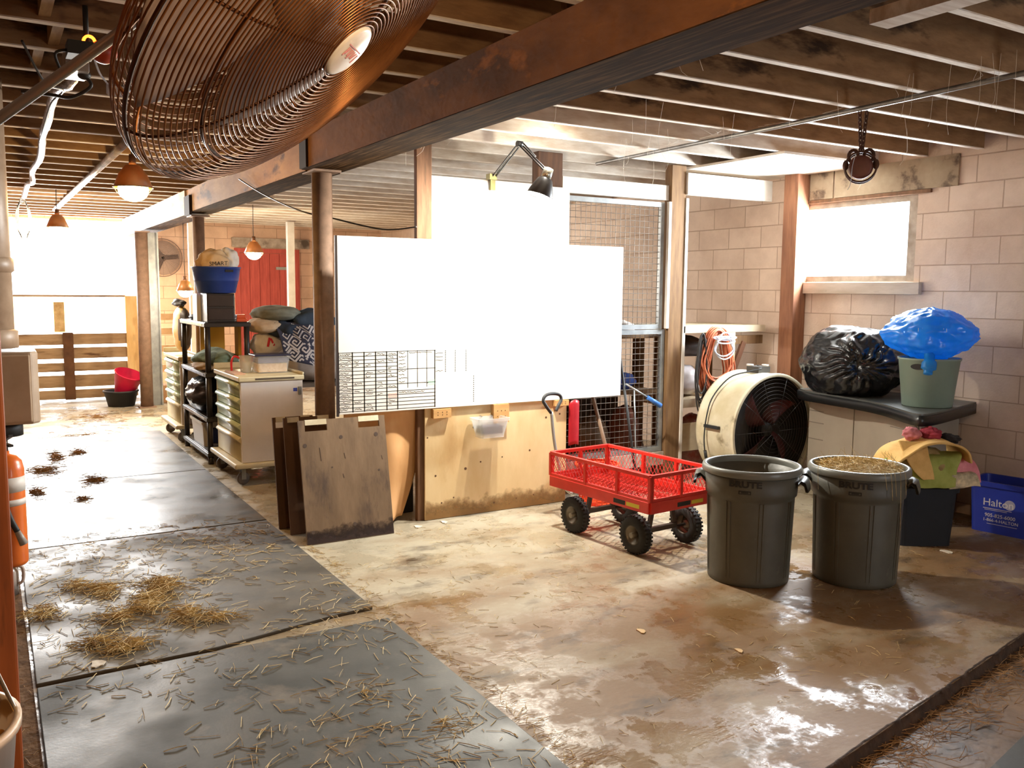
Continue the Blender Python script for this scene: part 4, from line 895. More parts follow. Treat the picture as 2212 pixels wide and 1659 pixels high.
m = MB(); m.grid(lambda u, v: Vector((5.72-.02*math.cos((u-.5)*3), -3.985-.10*u, .83-.36*v-.03*abs(u-.5))), 10, 12)
one('red_scoop', m, RDP, 'red plastic scoop hanging between the plywood wall and the wire gate', 'scoop', solid=.006)
ORG = mat('bright_orange_plastic', 'f0562a', 'e0441c', sc=9, ro=.42)
ob = T('laundry_basket', 'bright orange perforated basket on the floor behind the red cart', 'basket', (5.56, -4.16, 0))
m = MB()
for k in range(12): z = .03+.025*k; m.ring((0, 0, z), (0, 0, 1), .135+.03*k/11, .007, 32, 4)
for k in range(20): a = 2*PI*k/20; m.bar((.135*math.cos(a), .135*math.sin(a), 0), (.168*math.cos(a), .168*math.sin(a), .32), .012, .006, (math.cos(a), math.sin(a), 0))
m.lathe([(.165, .30), (.182, .305), (.182, .325), (.165, .325)], 32); m.lathe([(0, .002), (.135, .002)], 32); part('basket_body', m, ORG, ob)
# stored things behind the gate
BRS = mat('brown_feed_sack', '6e5238', '4f3a27', sc=4, ro=.9, bump=.2)
sack((6.25, -4.58, .33), (.22, .20, .33), BRS, 'brown stuffed feed sack behind the lower wire gate', 'sack', 'feed_sack', 11)
sack((6.3, -5.02, .36), (.2, .17, .36), mat('rust_feed_sack', '8c4a30', '5f3524', sc=4, ro=.9), 'rust brown feed sack behind the wire gate by the tan post', 'sack', 'feed_sack', 12)
sack((6.28, -4.14, .30), (.18, .17, .30), mat('red_mesh_sack', 'b03325', '842318', sc=14, ro=.7), 'red mesh sack behind the wire gate by the plywood wall', 'sack', 'mesh_sack', 13)
rk = T('storage_rack', 'tan two-shelf storage rack behind the wire mesh', 'rack', (6.4, -4.55, 0))
part('shelf_board', MB().box(6.1, 6.70, -5.22, -3.9, 1.28, 1.31), PW2, rk, True); part('shelf_board', MB().box(6.1, 6.70, -5.22, -3.9, .78, .81), PW2, rk, True)
part('back_panel', MB().box(6.70, 6.74, -5.25, -3.88, 0, 1.4), mat('dark_back_board', '54402f', '3d2d20', sc=4, ro=.9), rk, True)
part('leg', MB().box(6.11, 6.15, -5.245, -5.221, 0, 1.31), PW2, rk, True); part('leg', MB().box(6.11, 6.15, -3.899, -3.875, 0, 1.31), PW2, rk, True)
sack((6.3, -4.65, 1.39), (.14, .17, .08), mat('navy_cloth', '39406a', '272c4c', sc=5, ro=.9), 'navy cloth bundle on the shelf behind the upper wire mesh', 'cloth', 'cloth_bundle', 15)
sack((6.3, -4.98, 1.38), (.12, .10, .07), mat('white_cloth', 'd9d4cf', 'bdb6b0', sc=5, ro=.9), 'white cloth bundle on the shelf behind the upper wire mesh', 'cloth', 'cloth_bundle', 16)
sack((6.3, -4.9, .90), (.16, .2, .09), mat('blue_cloth', '4a67b8', '36509a', sc=5, ro=.9), 'blue cloth bundle on the lower shelf behind the wire gate', 'cloth', 'cloth_bundle', 17)

# ---------------------------------------------------------------- clamp lamp over the whiteboard
LB = mat('black_lamp_enamel', '2b2b2d', ro=.35, coat=.2)
lp_ = T('clamp_lamp', 'black swing-arm clamp lamp shining down over the whiteboard', 'lamp', (5.74, -3.30, 2.49))
A0, A1, A2 = Vector((5.785, -3.31, 2.50)), Vector((5.44, -3.33, 2.735)), Vector((5.20, -3.405, 2.525))
m = MB(); m.box(5.76, 5.82, -3.33, -3.27, 2.517, 2.56); m.box(5.765, 5.785, -3.32, -3.28, 2.44, 2.52); m.cyl(A0, A0+Vector((0, 0, .06)), .012, n=12); part('clamp', m, mat('dull_brass', '8b8455', ro=.4, metal=.7), lp_, True)
def arm(p, q):
    m = MB()
    for s in (-.014, .014): m.bar(p+Vector((0, s, .03 if p is A0 else 0)), q+Vector((0, s, 0)), .009, .009)
    m.tube([p+(q-p)*.15+Vector((0, 0, .03)), p+(q-p)*.6+Vector((0, 0, .025))], .006, 6); return m
part('lower_arm', arm(A0, A1), LB, lp_, True); part('upper_arm', arm(A1, A2), LB, lp_, True)
m = MB(); m.cyl(A1+Vector((0, -.022, 0)), A1+Vector((0, .022, 0)), .022, n=16); part('elbow', m, LB, lp_, True)
ax = Vector((.10, .30, -.93)).normalized(); hc = A2+Vector((-.005, -.005, -.01))
m = MB(); m.lathe([(.0, -.03), (.034, -.03), (.036, .035), (.030, .04)], 28, hc, ax); part('socket_cover', m, mat('bright_socket_metal', 'd8dcd2', ro=.25, metal=.9), lp_, True, label='shiny metal socket cover')
m = MB(); m.lathe([(.032, .035), (.052, .05), (.069, .09), (.085, .135), (.092, .165), (.093, .172), (.089, .165), (.081, .135), (.065, .09), (.048, .055), (.028, .04)], 36, hc, ax); part('lamp_shade', m, LB, lp_, True)
m = MB(); m.ball(hc+ax*.085, .028, .028, .032, 20, 14); part('bulb', m, emit('warm_bulb', 'fff0cf', 40), lp_, True)
light('clamp_lamp_light', 'POINT', hc+ax*.150, 270, (1.0, .95, .83), .035)

light('clamp_lamp_vent_light', 'POINT', hc-ax*.075+Vector((0, 0, .02)), 16, (1.0, .95, .83), .03)   # what escapes through the vents behind the socket
# conduit, pulley and hook under the joists
one('ceiling_conduit', MB().tube([(x, -4.29, 2.745) for x in (-1.2, 2.4)]+[(4.0, -4.36, 2.742), (6.02, -4.44, 2.752)], .014, 10), mat('grey_conduit', '7f7d7a', '5e5a56', sc=9, ro=.4, metal=.6), 'thin steel conduit running along the ceiling past the hanging pulley', 'conduit')
RST = mat('rusty_iron', '5b3a2e', '3e2a22', sc=14, ro=.6, metal=.5)
pl = T('pulley_block', 'rusty wooden pulley block hanging on a chain from the ceiling conduit', 'pulley', (3.38, -4.38, 2.36))
m = MB()
for k in range(9):
    for sy in (-.03, .03):
        c = Vector((0, sy*(1-.75*k/8), .362-.025*k)); a = (1, 0, 0) if k % 2 else (.3, 1, 0)
        m.tube([c+Vector((0, .009*math.cos(t), .019*math.sin(t))) if k % 2 else c+Vector((.009*math.cos(t), 0, .019*math.sin(t))) for t in [2*PI*i/12 for i in range(12)]], .0042, 6, closed=True)
part('chain', m, RST, pl)
n_ = Vector((-.62, .78, 0)); s_ = Vector((.78, .62, 0))
for sg in (-1, 1):
    m = MB(); m.tube([s_*(sg*.042)+Vector((0, 0, .125))+s_*(.026*math.cos(t))+Vector((0, 0, .034*math.sin(t))) for t in [2*PI*i/16 for i in range(16)]], .010, 8, closed=True); part('shackle', m, RST, pl)
m = MB(); m.lathe([(0, -.034), (.05, -.034), (.066, -.028), (.068, -.012), (.058, 0), (.068, .012), (.066, .028), (.05, .034), (0, .034)], 32, (0, 0, .06), n_); part('sheave', m, mat('brown_pulley_wood', '74443a', '57312a', sc=8, ro=.5), pl)
m = MB()
for sg in (-1, 1): m.tube([s_*(.085*math.sin(t))+n_*(.04*sg)+Vector((0, 0, .06+.085*math.cos(t))) for t in [PI*i/12-.0 for i in range(0, 25)][:25]], .006, 6, closed=False)
for sg in (-1, 1): m.ball(s_*(sg*.082)+Vector((0, 0, .075)), .018, .018, .03, 14, 10)
part('cheek', m, RST, pl)
m = MB(); m.tube(smooth_path([Vector((0, 0, .13))+n_*.05+s_*.03, n_*.075+s_*.045+Vector((0, 0, .06)), n_*.06+s_*.05+Vector((0, 0, -.03)), n_*.06+s_*.065+Vector((0, 0, -.07))], 5), .002, 5); part('cord', m, COW, pl)
COBW = mat('cobweb_thread', 'd9d3c8', ro=.9)
m = MB(); rnd = random.Random(5)
for k in range(46):
    x = rnd.uniform(1.9, 5.2); y = rnd.choice([-2.27, -3.97, rnd.uniform(-6.2, -2.4)]); z = 2.66; l = rnd.uniform(.04, .22)
    m.tube(smooth_path([(x, y, z+.115), (x+rnd.uniform(-.02, .02), y+rnd.uniform(-.03, .03), z-l*.5), (x+rnd.uniform(-.03, .03), y+rnd.uniform(-.04, .04), z-l)], 3), .0008, 3)
for k in range(40):
    x = 2.11+.453*rnd.randint(0, 7); y = -4.32+rnd.uniform(-.35, .35)
    m.tube(smooth_path([(x, y, 2.773), (x+rnd.uniform(-.1, .1), (y-4.32)/2, 2.75), (x+rnd.uniform(.1, .3), -4.32, 2.757)], 3), .0006, 3)
one('cobweb', m, COBW, 'dusty cobweb threads hanging from the joists, beam and conduit', 'cobweb', kind='stuff')

# ---------------------------------------------------------------- white drawer carts
CART = mat('white_cart_enamel', 'e9e4e2', 'dcd6d3', sc=2.5, ro=.42, c3='cbc0b6', sc3=5, lo3=.66, hi3=.76)
CRM2 = mat('cream_cart_plastic', 'dcd3b4', 'cabf9c', sc=4, ro=.45)
DRW = mat('mint_drawer_plastic', 'd7e6cf', 'c2d3ba', sc=6, ro=.22, coat=.3)
CAS = mat('grey_caster_wheel', '6f6660', '57504b', sc=9, ro=.6)
def drawer_cart(x, y, L, D, label, logo=True):
    t = T('drawer_cart', label, 'cart', (x, y, 0), 0, 'white drawer carts')   # local: front face at y=0, body towards -y, x from 0 to L
    part('body', MB().box(.03, L-.03, -D, -.035, .20, .90), CART, t, bevel=.006)
    part('side_frame', MB().box(.0, .028, -D, 0.0, .20, .90), CART, t, bevel=.004, label='white side panel')
    part('side_frame', MB().box(L-.028, L, -D, 0.0, .20, .90), CRM2, t, bevel=.004)
    m = MB(); m.box(-.02, L+.02, -D-.01, .02, .902, .945); m.box(-.02, L+.02, -D-.01, -D+.01, .945, .97)
    m.box(L-.0, L+.02, -D+.01, .02, .945, 1.0); part('top_tray', m, CRM2, t, bevel=.008)
    part('base_plate', MB().box(-.04, L+.04, -D-.03, .07, .155, .198), CRM2, t, bevel=.014)
    hz = [.20, .425, .54, .65, .76, .895]
    for i in range(5):
        z0, z1 = hz[i]+.003, hz[i+1]-.003; d = MB(); n = 8
        pr = [(-.03, z0), (-.002, z0)]+([( .004, z0+.01)] if i == 0 else [])+[(.002+.022*math.sin(PI*k/n)*(1 if k > 2 else .6), z1-.055+.05*k/n) for k in range(n+1)]+[(-.03, z1)]
        vs = [(xx, yy, zz) for xx in (.032, L-.032) for yy, zz in pr]; k = len(pr)
        d.add(vs, [(j, (j+1) % k, k+(j+1) % k, k+j) for j in range(k)], True); d.f += [tuple(range(k-1, -1, -1)), tuple(range(k, 2*k))]; d.sm += [False]*2; d.mi += [0]*2
        part('drawer', d, DRW if i else CRM2, t)
    s = MB(); s.box(-.0235, -.0205, -D+.08, -.12, .915, .93); part('pull_slot', s, mat('dark_slot', '5a5044', ro=.7), t)
    if logo:
        part('emblem', MB().box(-.0015, -.0002, -D+.05, -D+.085, .80, .83), mat('blue_emblem', '3f4dab', ro=.5), t)
        part('latch', MB().box(-.012, 0, -D+.015, -D+.04, .77, .84), GAL, t)
    for cx, cy in ((.06, -.02), (L-.06, -.02), (.06, -D+.05), (L-.06, -D+.05)):
        c = MB(); c.lathe([(0, -.015), (.045, -.015), (.056, -.009), (.058, 0), (.056, .009), (.045, .015), (0, .015)], 24, (cx, cy, .058), (1, .25, 0)); w = part('caster', c, CAS, t)
        f = MB(); f.box(cx-.024, cx-.018, cy-.02, cy+.02, .05, .14); f.box(cx+.018, cx+.024, cy-.02, cy+.02, .05, .14); f.box(cx-.024, cx+.024, cy-.022, cy+.022, .14, .155); part('caster_fork', f, GAL, w)
    return t
drawer_cart(7.52, -1.84, .90, .54, 'white drawer cart on casters nearest the camera, beside the black shelf unit')
c2 = drawer_cart(9.98, -1.80, .86, .21, 'white drawer cart beyond the black shelf unit, under the yellow-striped bag', False)
tt = T('plastic_tub', 'clear plastic tub with a navy lid on the white drawer cart', 'tub', (7.83, -2.185, .948))
m = tapered_tub(.10, .155, .15, .004, .88, .01, .03); part('body', m, clear_mat('clear_tub_plastic', .22), tt)
m = MB(); m.box(-.11, .11, -.165, .165, .151, .166); part('lid', m, mat('navy_lid', '2c2f52', ro=.4), tt, bevel=.006)
m = MB(); m.box(-.08, .08, -.13, .13, .006, .085); part('contents', m, mat('oat_feed', 'dfbf94', 'c79f70', sc=40, ro=.9), tt, bevel=.01)
m = MB(); m.box(-.085, .085, -.135, .135, .087, .138); part('contents', m, mat('lilac_packets', '6d6c9c', '555480', sc=12, ro=.6), tt, bevel=.01)
jg = T('measuring_jug', 'small clear jug with a red curved handle beside the tub on the drawer cart', 'jug', (7.90, -1.985, .948))
m = MB(); m.lathe([(0, .003), (.045, .003), (.058, .15), (.061, .15), (.05, 0), (0, 0)], 24); part('body', m, CLR, jg)
m = MB(); m.tube(smooth_path([(0, .055, .13), (0, .10, .145), (0, .125, .10), (0, .125, .02)], 6), .010, 8); part('handle', m, mat('red_handle', 'd8313a', ro=.4), jg, label='red curved handle')
one('chopping_board', MB().box(7.70, 8.05, -1.93, -1.835, .947, .957), mat('pinkish_board', 'cfa78c', 'b78d70', sc=9, ro=.8), 'thin pinkish board lying on the white drawer cart', 'board')

# ---------------------------------------------------------------- black shelf unit and what stands on it
BSH = mat('black_shelf_plastic', '2a2626', '353030', sc=5, ro=.42)
su = T('shelf_unit', 'black plastic four-tier shelf unit between the two white drawer carts', 'shelf', (9.2, -2.0, 0))
X0, X1, Y0, Y1 = 8.60, 9.80, -2.22, -1.78
SZ = (.12, .46, .89, 1.37)
for z in SZ:
    m = MB(); m.box(X0, X1, Y0, Y1, z-.045, z-.008); m.box(X0+.01, X1-.01, Y0+.01, Y1-.01, z-.008, z)
    o = part('shelf_board', m, BSH, su, True, bevel=.006)
    if z > .2: part('shelf_label_strip', MB().box(X0+.1, X1-.1, Y1, Y1+.002, z-.035, z-.012), mat('glossy_grey_strip', '8f93a6', '5a5d6e', sc=9, ro=.25), o, True)
for x in (X0+.035, X1-.035):
    for y in (Y0+.035, Y1-.035):
        zz = [0]+[z for z in SZ]; o = None
        m = MB()
        for a, b in zip([0]+list(SZ[:-1]), [z-.045 for z in SZ]): m.cyl((x, y, a), (x, y, b), .027, n=14)
        part('leg', m, BSH, su, True)
t = T('drawer_box', 'small black drawer tower under the blue basket on the shelf unit', 'box', (8.78, -1.95, 1.3705))
m = MB(); m.box(-.14, .14, -.13, .13, 0, .275); part('body', m, BSH, t, bevel=.006)
for z in (.02, .15): part('drawer', MB().box(-.148, -.141, -.12, .12, z, z+.11), mat('smoky_black_plastic', '3a3030', '2c2424', sc=4, ro=.3), t, bevel=.004)
one('white_box', MB().box(8.95, 9.15, -1.90, -1.79, 1.3705, 1.64), mat('white_box_card', 'eceae6', ro=.6), 'white box behind the black drawer tower on the shelf unit', 'box', bevel=.003)
bk_ = T('laundry_tub', 'royal blue tub full of bags on top of the drawer tower', 'tub', (8.78, -1.945, 1.647))
m = MB(); m.lathe([(0, .004), (.165, .004), (.168, 0), (.175, .004), (.200, .11), (.204, .112), (.207, .125), (.222, .235), (.230, .238), (.232, .25), (.222, .252), (.215, .235), (.17, .012), (0, .008)], 44); part('body', m, mat('royal_blue_plastic', '2c4ba6', '243f91', sc=4, ro=.38), bk_)
m = MB(); dd = Vector((-.98, -.1, 0)).normalized(); ss = Vector((.1, -.98, 0)).normalized(); m.obox(dd*.2215+ss*.05+Vector((0, 0, .212)), ss, dd, (0, 0, 1), .075, .012, .022); part('hand_hole', m, BLKT, bk_)
PBG = mat('beige_paper_bag', 'e6c9a0', 'd0ae82', sc=6, ro=.8, bump=.2)
pb = T('paper_bag', 'beige paper bag with black lettering in the blue tub', 'bag', (8.70, -1.90, 1.84))
m = MB().ball((0, 0, .10), .12, .15, .12, 36, 22, lambda d: 1+.22*nz(d, 2.4, 3)+.06*nz(d, 7, 1)); part('bag_body', m, PBG, pb)
lb = text_mb('SMART', .055, .0006); place(lb, (-.138, -.02, .085), (0, -1, .05), (-.12, 0, 1)); part('lettering', lb, BLKT, pb)
sack((8.80, -2.06, 1.98), (.10, .10, .13), mat('white_carrier_film', 'f3efe9', 'd9d4cc', sc=7, ro=.45), 'white carrier bag standing up in the blue tub', 'bag', 'carrier_bag', 22, .25)
one('orange_case', MB().box(8.66, 8.78, -2.20, -2.10, 1.3705, 1.405), mat('orange_case_plastic', 'dc5c2d', ro=.5), 'flat orange case at the end of the shelf unit top, lower of two', 'case', bevel=.006)
one('orange_case', MB().box(8.67, 8.78, -2.195, -2.105, 1.4055, 1.44), mat('orange_case_plastic', 'dc5c2d', ro=.5), 'flat orange case at the end of the shelf unit top, upper of two', 'case', bevel=.006)
for i, (y, h, lb_, c) in enumerate(((-1.86, .05, 'black plug lying on the corner of the shelf unit top beyond the white box', '1e1b1b'),)):
    one('power_plug', MB().ball((9.5, y, 1.372+h/2), .12, .04, h/2, 16, 10, lambda d: 1+.3*nz(d, 4, 2)), mat('black_plug', c, ro=.6), lb_, 'plug')
sack((9.10, -1.98, .996), (.42, .20, .105), mat('sage_towel', '7e9482', '66796b', sc=8, ro=.95, bump=.4), 'sage green towel bundle on the upper middle tier of the shelf unit', 'towel', 'towel_bundle', 31, .25)
sack((8.92, -1.83, .936), (.26, .10, .045), mat('beige_towel', 'b59c7a', '94795a', sc=8, ro=.95), 'beige folded towel in front of the sage bundle on the shelf unit', 'towel', 'towel_bundle', 32, .2)
for x, c, lb_ in ((9.62, 'd79f28', 'yellow board standing at the far end of the shelf unit tier'), (9.18, 'c99a35', 'yellow panel standing behind the sage towel bundle')):
    one('yellow_board', MB().box(x, x+.03, -2.20, -1.95, 1.10 if x < 9.3 else .8905, 1.32), mat('yellow_board_'+c, c, ro=.6), lb_, 'board') if x > 9.3 else one('yellow_board', MB().box(8.95, 9.10, -2.21, -2.18, .8905, 1.32), mat('yellow_board_'+c, c, ro=.6), lb_, 'board')
one('rubbish_bag', bag_blob((9.12, -1.93, .64), .42, .22, .19, (-.3, .9, .3), 41, .14, .2, (60, 36), -.9), BAGB, 'black crumpled bag stuffed on the lower middle tier of the shelf unit', 'bag')
t = T('storage_tote', 'white storage tote with a navy front on the bottom tier of the shelf unit', 'tote', (9.22, -1.99, .1205))
m = tapered_tub(.30, .18, .245, .006, .92, .016, .04); part('body', m, mat('greyish_white_plastic', 'cfcdc9', ro=.4), t)
part('front_panel', MB().box(-.305, -.282, -.12, .12, .03, .19), mat('navy_panel', '1e2a52', ro=.45), t, bevel=.01)
m = MB().ball((0, 0, .225), .25, .14, .05, 30, 16, lambda d: 1+.3*nz(d, 3, 2)); part('contents', m, mat('tan_packages', 'c2a06a', '7d5b3f', sc=9, ro=.8), t)
# tall striped bag on the far cart
t = T('feed_bag', 'tall cream, yellow and brown bag standing on the far drawer cart', 'bag', (10.34, -1.90, .972))
m = MB(); m.ball((0, 0, .262), .33, .085, .235, 30, 22, lambda d: min(1.1, 1+.10*nz(d, 2, 3)+(.2 if abs(d.z) > .6 else 0))); m.mi = [(2 if sum(m.v[i][0] for i in f)/4 < -.17 else 1 if sum(m.v[i][0] for i in f)/4 < .06 else 0) for f in m.f]
part('bag_body', m, [mat('cream_bag', 'eadfc0', 'd8c8a2', sc=6, ro=.6), mat('yellow_bag', 'dcae44', 'c4942e', sc=6, ro=.6), mat('brown_bag', '54453a', '3d322a', sc=6, ro=.6)], t)
sack((10.35, -1.88, 1.53), (.22, .06, .045), mat('black_straps', '231f1f', ro=.7), 'black strap bundle on top of the striped feed bag', 'strap', 'strap_bundle', 44, .3)

# ---------------------------------------------------------------- bedding heap behind the white cart
TBL = mat('white_table_sheet', 'd8d2cc', 'b8afa8', sc=3, ro=.85)
tb_ = T('storage_table', 'low table under the heap of bedding behind the brown column', 'table', (9.0, -3.04, 0)); GTM = mat('grey_table', '6d645c', ro=.7)
part('table_top', MB().box(8.62, 9.4, -3.6, -2.48, .70, .74), GTM, tb_, True)
for x_, y_ in ((8.65, -2.55), (8.65, -3.58), (9.3, -2.55), (9.3, -3.58)): part('leg', MB().box(x_, x_+.07, y_, y_+.06, 0, .70), GTM, tb_, True)
sack((9.0, -2.95, 1.00), (.35, .46, .257), mat('white_duvet', 'd2c8bf', 'a89a8e', sc=3, ro=.9, bump=.3), 'big white duvet bundle under the jackets on the table', 'bedding', 'duvet_bundle', 51, .1)
sack((8.9, -2.55, 1.46), (.30, .25, .09), mat('grey_green_blanket', '8b8d80', '6f7266', sc=6, ro=.95), 'grey-green blanket lying on top of the bedding heap', 'blanket', 'blanket_bundle', 52, .15)
sack((8.86, -2.42, 1.34), (.26, .19, .09), mat('cream_blanket', 'd9c6ac', 'b7a186', sc=6, ro=.95), 'cream rolled blanket at the aisle end of the bedding heap', 'blanket', 'blanket_bundle', 53, .12)
sack((8.82, -2.58, 1.30), (.24, .19, .10), mat('navy_jacket', '2e3a4d', '1f2836', sc=5, ro=.9, bump=.4), 'dark navy jacket crumpled in front of the bedding heap', 'jacket', 'crumpled_jacket', 54, .3)
sack((8.80, -2.88, 1.40), (.20, .27, .115), mat('denim_blue', '41546b', '2d3c50', sc=5, ro=.9, bump=.4), 'denim blue jacket on top of the patterned blanket beside the column', 'jacket', 'crumpled_jacket', 55, .3)
def key_mat():
    M = bpy.data.materials.new('greek_key_fabric'); M.use_nodes = True; N, L = M.node_tree.nodes, M.node_tree.links; b = N['Principled BSDF']; b.inputs['Roughness'].default_value = .9
    return M
GK1 = mat('navy_fabric', '3c4056', '31354a', sc=9, ro=.95); GK2 = mat('white_fabric_key', 'd5d3d6', 'bdbcc2', sc=9, ro=.95)
kb = T('patterned_blanket', 'navy and white greek-key patterned blanket hanging beside the brown column', 'blanket', (8.45, -2.78, .86))
def ksurf(a, c):    # a: across, c: down (metres)
    y = -2.46-a; x = 8.50-.05*c+.03*math.sin(a*14+c*3)+.09*math.exp(-((c)/.12)**2)*1.6; z = 1.36-c
    return Vector((x, y, z))
m = MB(); m.grid(lambda u, v: ksurf(u*.42+.10*v*.6, v*(.46-.10*(1-u))), 30, 24); part('fabric', m, GK1, kb, True, solid=.006)
KEY = [((0, 0), (.075, 0)), ((.075, 0), (.075, .06)), ((.075, .06), (.022, .06)), ((.022, .06), (.022, .028)), ((.022, .028), (.05, .028)), ((0, 0), (0, .088)), ((0, .088), (.098, .088)), ((.098, .088), (.098, 0))]
m = MB(); ca, sa = math.cos(.7), math.sin(.7)
for i in range(-5, 9):
    for j in range(-6, 8):
        for (p, q) in KEY:
            P = []
            for (x, y) in (p, q): x, y = x+i*.105+(j % 2)*.05, y+j*.105; P.append((x*ca-y*sa, x*sa+y*ca))
            ok = all(.012 < v+.0 < .46-.10*(1-min(1, u_/.42))-.01 and .012+.06*v/.4 < u_ < .41+.06*v/.4 for u_, v in P)
            if ok:
                a, b = ksurf(*P[0])-Vector((.0045, 0, 0)), ksurf(*P[1])-Vector((.0045, 0, 0)); m.bar(a, b, .016, .002, (1, 0, 0))
part('key_pattern', m, GK2, kb, True, kind='stuff')
wb_ = T('white_bag', 'white bag with a red mark tucked under the bedding heap', 'bag', (8.78, -2.42, 1.04))
m = MB().ball((0, 0, .10), .10, .17, .13, 30, 18, lambda d: 1+.18*nz(d, 2.4, 8)); part('bag_body', m, mat('white_sack', 'e4ddd3', 'c4bab0', sc=6, ro=.6), wb_)
m = MB(); m.bar((-.105, .02, .08), (-.105, .0, .17), .022, .002, (1, 0, 0)); m.bar((-.105, -.01, .16), (-.105, -.045, .09), .02, .002, (1, 0, 0)); part('printed_marks', m, mat('red_print', 'd02a35', ro=.6), wb_)
sack((8.73, -3.44, .841), (.11, .13, .10), mat('pink_white_blanket', 'dcc7bd', 'b99e94', sc=5, ro=.95), 'pinkish blanket corner below the patterned blanket beside the column', 'blanket', 'blanket_bundle', 57, .15)
sack((8.05, -2.75, .15), (.18, .2, .15), mat('grey_pile', '8d8580', '5d5651', sc=6, ro=.9), 'grey bundle on the floor between the white cart and the column', 'bundle', 'cloth_bundle', 58, .2)

# ---------------------------------------------------------------- big circulating fan on the ceiling
FWR = mat('rusty_bronze_wire', '9c6a3e', '6b4326', sc=7, ro=.35, metal=.75)
FDK = mat('dark_bronze_wire', '4a2f1e', ro=.45, metal=.6)
FBL = mat('dusty_grey_blade', 'a3928a', '82716a', sc=5, ro=.5, metal=.3, c3='54402f', sc3=3)
FC = Vector((1.650, -.552, 2.2143)); FN = Vector((-.38805, -.57534, -.72)).normalized(); CF, CR, RF = .1007, .1498, .42
fan = T('circulating_fan', 'huge rusty wire-caged fan hanging under the ceiling above the aisle', 'fan', FC)
FX_ = FN.cross(Vector((0, 0, 1))).normalized(); FY_ = FN.cross(FX_)
def fp(r, z, a): return FN*z+(FX_*math.cos(a)+FY_*math.sin(a))*r
def prof(n, c, s, r0):   # equal steps along the guard's section
    P = 2.3; pts = [(RF*math.sin(PI/2*i/400), 0) for i in range(401)]
    pts = [(r, s*c*max(0, 1-(r/RF)**P)**(1/P)) for r, _ in pts]; L = [0]
    for a, b in zip(pts, pts[1:]): L.append(L[-1]+math.hypot(b[0]-a[0], b[1]-a[1]))
    i0 = next(i for i, p in enumerate(pts) if p[0] >= r0); out = []
    for k in range(n):
        t = L[i0]+(L[-1]-L[i0])*k/(n-1); j = min(range(len(L)), key=lambda q: abs(L[q]-t)); out.append(pts[j])
    return out
fr_, re_ = prof(42, CF, 1, .062), prof(26, CR, -1, .10)
m = MB()
for r, z in fr_: m.tube([fp(r, z, 2*PI*i/72) for i in range(72)], .0018, 5, closed=True)
part('front_guard', m, FWR, fan)
m = MB()
for r, z in re_[:-1]: m.tube([fp(r, z, 2*PI*i/72) for i in range(72)], .0018, 5, closed=True)
for k in range(10): m.tube([fp(r-.003, z, 2*PI*k/10+.2) for r, z in re_], .0035, 6)
part('rear_guard', m, FWR, fan)
m = MB()
for k in range(8): m.tube([fp(r-.001, z-.004, 2*PI*k/8+.25) for r, z in fr_], .003, 6)
m.tube([fp(.315, CF*.62, 2*PI*i/72) for i in range(72)], .0035, 6, closed=True)
part('guard_rib', m, FDK, fan, kind='stuff')
m = MB(); m.lathe([(RF-.003, -.003), (RF+.002, -.003), (RF+.002, .003), (RF-.003, .003), (RF-.003, -.003)], 80, (0, 0, 0), FN); part('guard_band', m, FDK, fan)
for k in range(3):
    m = MB(); a0 = 2*PI*k/3+.55
    def bf(u, v, a0=a0):
        r = .07+.31*v; w_ = .9-.18*v+.12*math.sin(PI*v); a = a0+(u-.5)*w_*1.35*(1-.0*v); return fp(r, -.045+.075*(u-.5)*(1-.35*v), a)
    m.grid(bf, 14, 12); part('blade', m, FBL, fan, solid=.003)
m = MB(); m.lathe([(0, .035), (.05, .03), (.066, .015), (.068, -.07), (0, -.07)], 32, (0, 0, 0), FN); part('hub', m, FBL, fan)
m = MB(); m.lathe([(0, -.075), (.085, -.075), (.095, -.09), (.095, -.27), (.08, -.29), (0, -.29)], 32, (0, 0, 0), FN); part('motor', m, mat('dark_motor_paint', '3a2a22', ro=.5), fan)
m = MB(); m.lathe([(0, CF+.004), (.050, CF+.004), (.056, CF+.001), (.060, CF-.006), (.060, CF-.012), (0, CF-.012)], 40, (0, 0, 0), FN); bd = part('badge', m, mat('silver_badge', 'd4d3cf', 'b9b6b1', sc=9, ro=.35), fan, label='round silver-white badge')
m = MB()
for i in range(7):
    a_ = FX_; q = fp(0, CF+.0048, 0); m.bar(q+FX_*(-.034+.0095*i)-FY_*.007, q+FX_*(-.030+.0095*i+.004*(i % 2))+FY_*(.009 if i % 3 else .014), .004, .0008, FN)
m.bar(fp(0, CF+.0048, 0)-FX_*.036-FY_*.012, fp(0, CF+.0048, 0)+FX_*.034-FY_*.010, .0025, .0008, FN)
part('brand_mark', m, mat('faded_red_print', 'b9736d', ro=.5), bd, kind='stuff')
# the pipe arm that carries it from the wall, and the bracket to the joist above
A_, B_ = Vector((2.0, WL-.002, 1.935))-FC, -FN*.22
A_ = Vector((2.0, -.053, 2.03))-FC; B2 = Vector((1.93, -.247, 2.19))-FC; dA = (A_-B2)
m = MB(); m.tube([A_+dA*.75, B2, B2+(B2-A_)*.55], .0105, 14); part('mount_arm', m, STL, fan, label='bare steel mounting pipe')
m = MB(); m.bar(-FN*.24, Vector((-.02, .05, JZ-FC.z-.001)), .04, .02); m.box(-.10, .06, .0, .10, JZ-FC.z-.012, JZ-FC.z-.001); part('ceiling_bracket', m, FDK, fan)
m = MB(); m.tube(smooth_path([B2+(B2-A_)*.45, Vector((1.93, -.22, 2.36))-FC, Vector((2.05, -.14, 2.30))-FC, Vector((2.25, -.15, 2.45))-FC, Vector((2.35, -.2, 2.76))-FC], 6), .004, 6); part('power_cord', m, GRIP, fan)

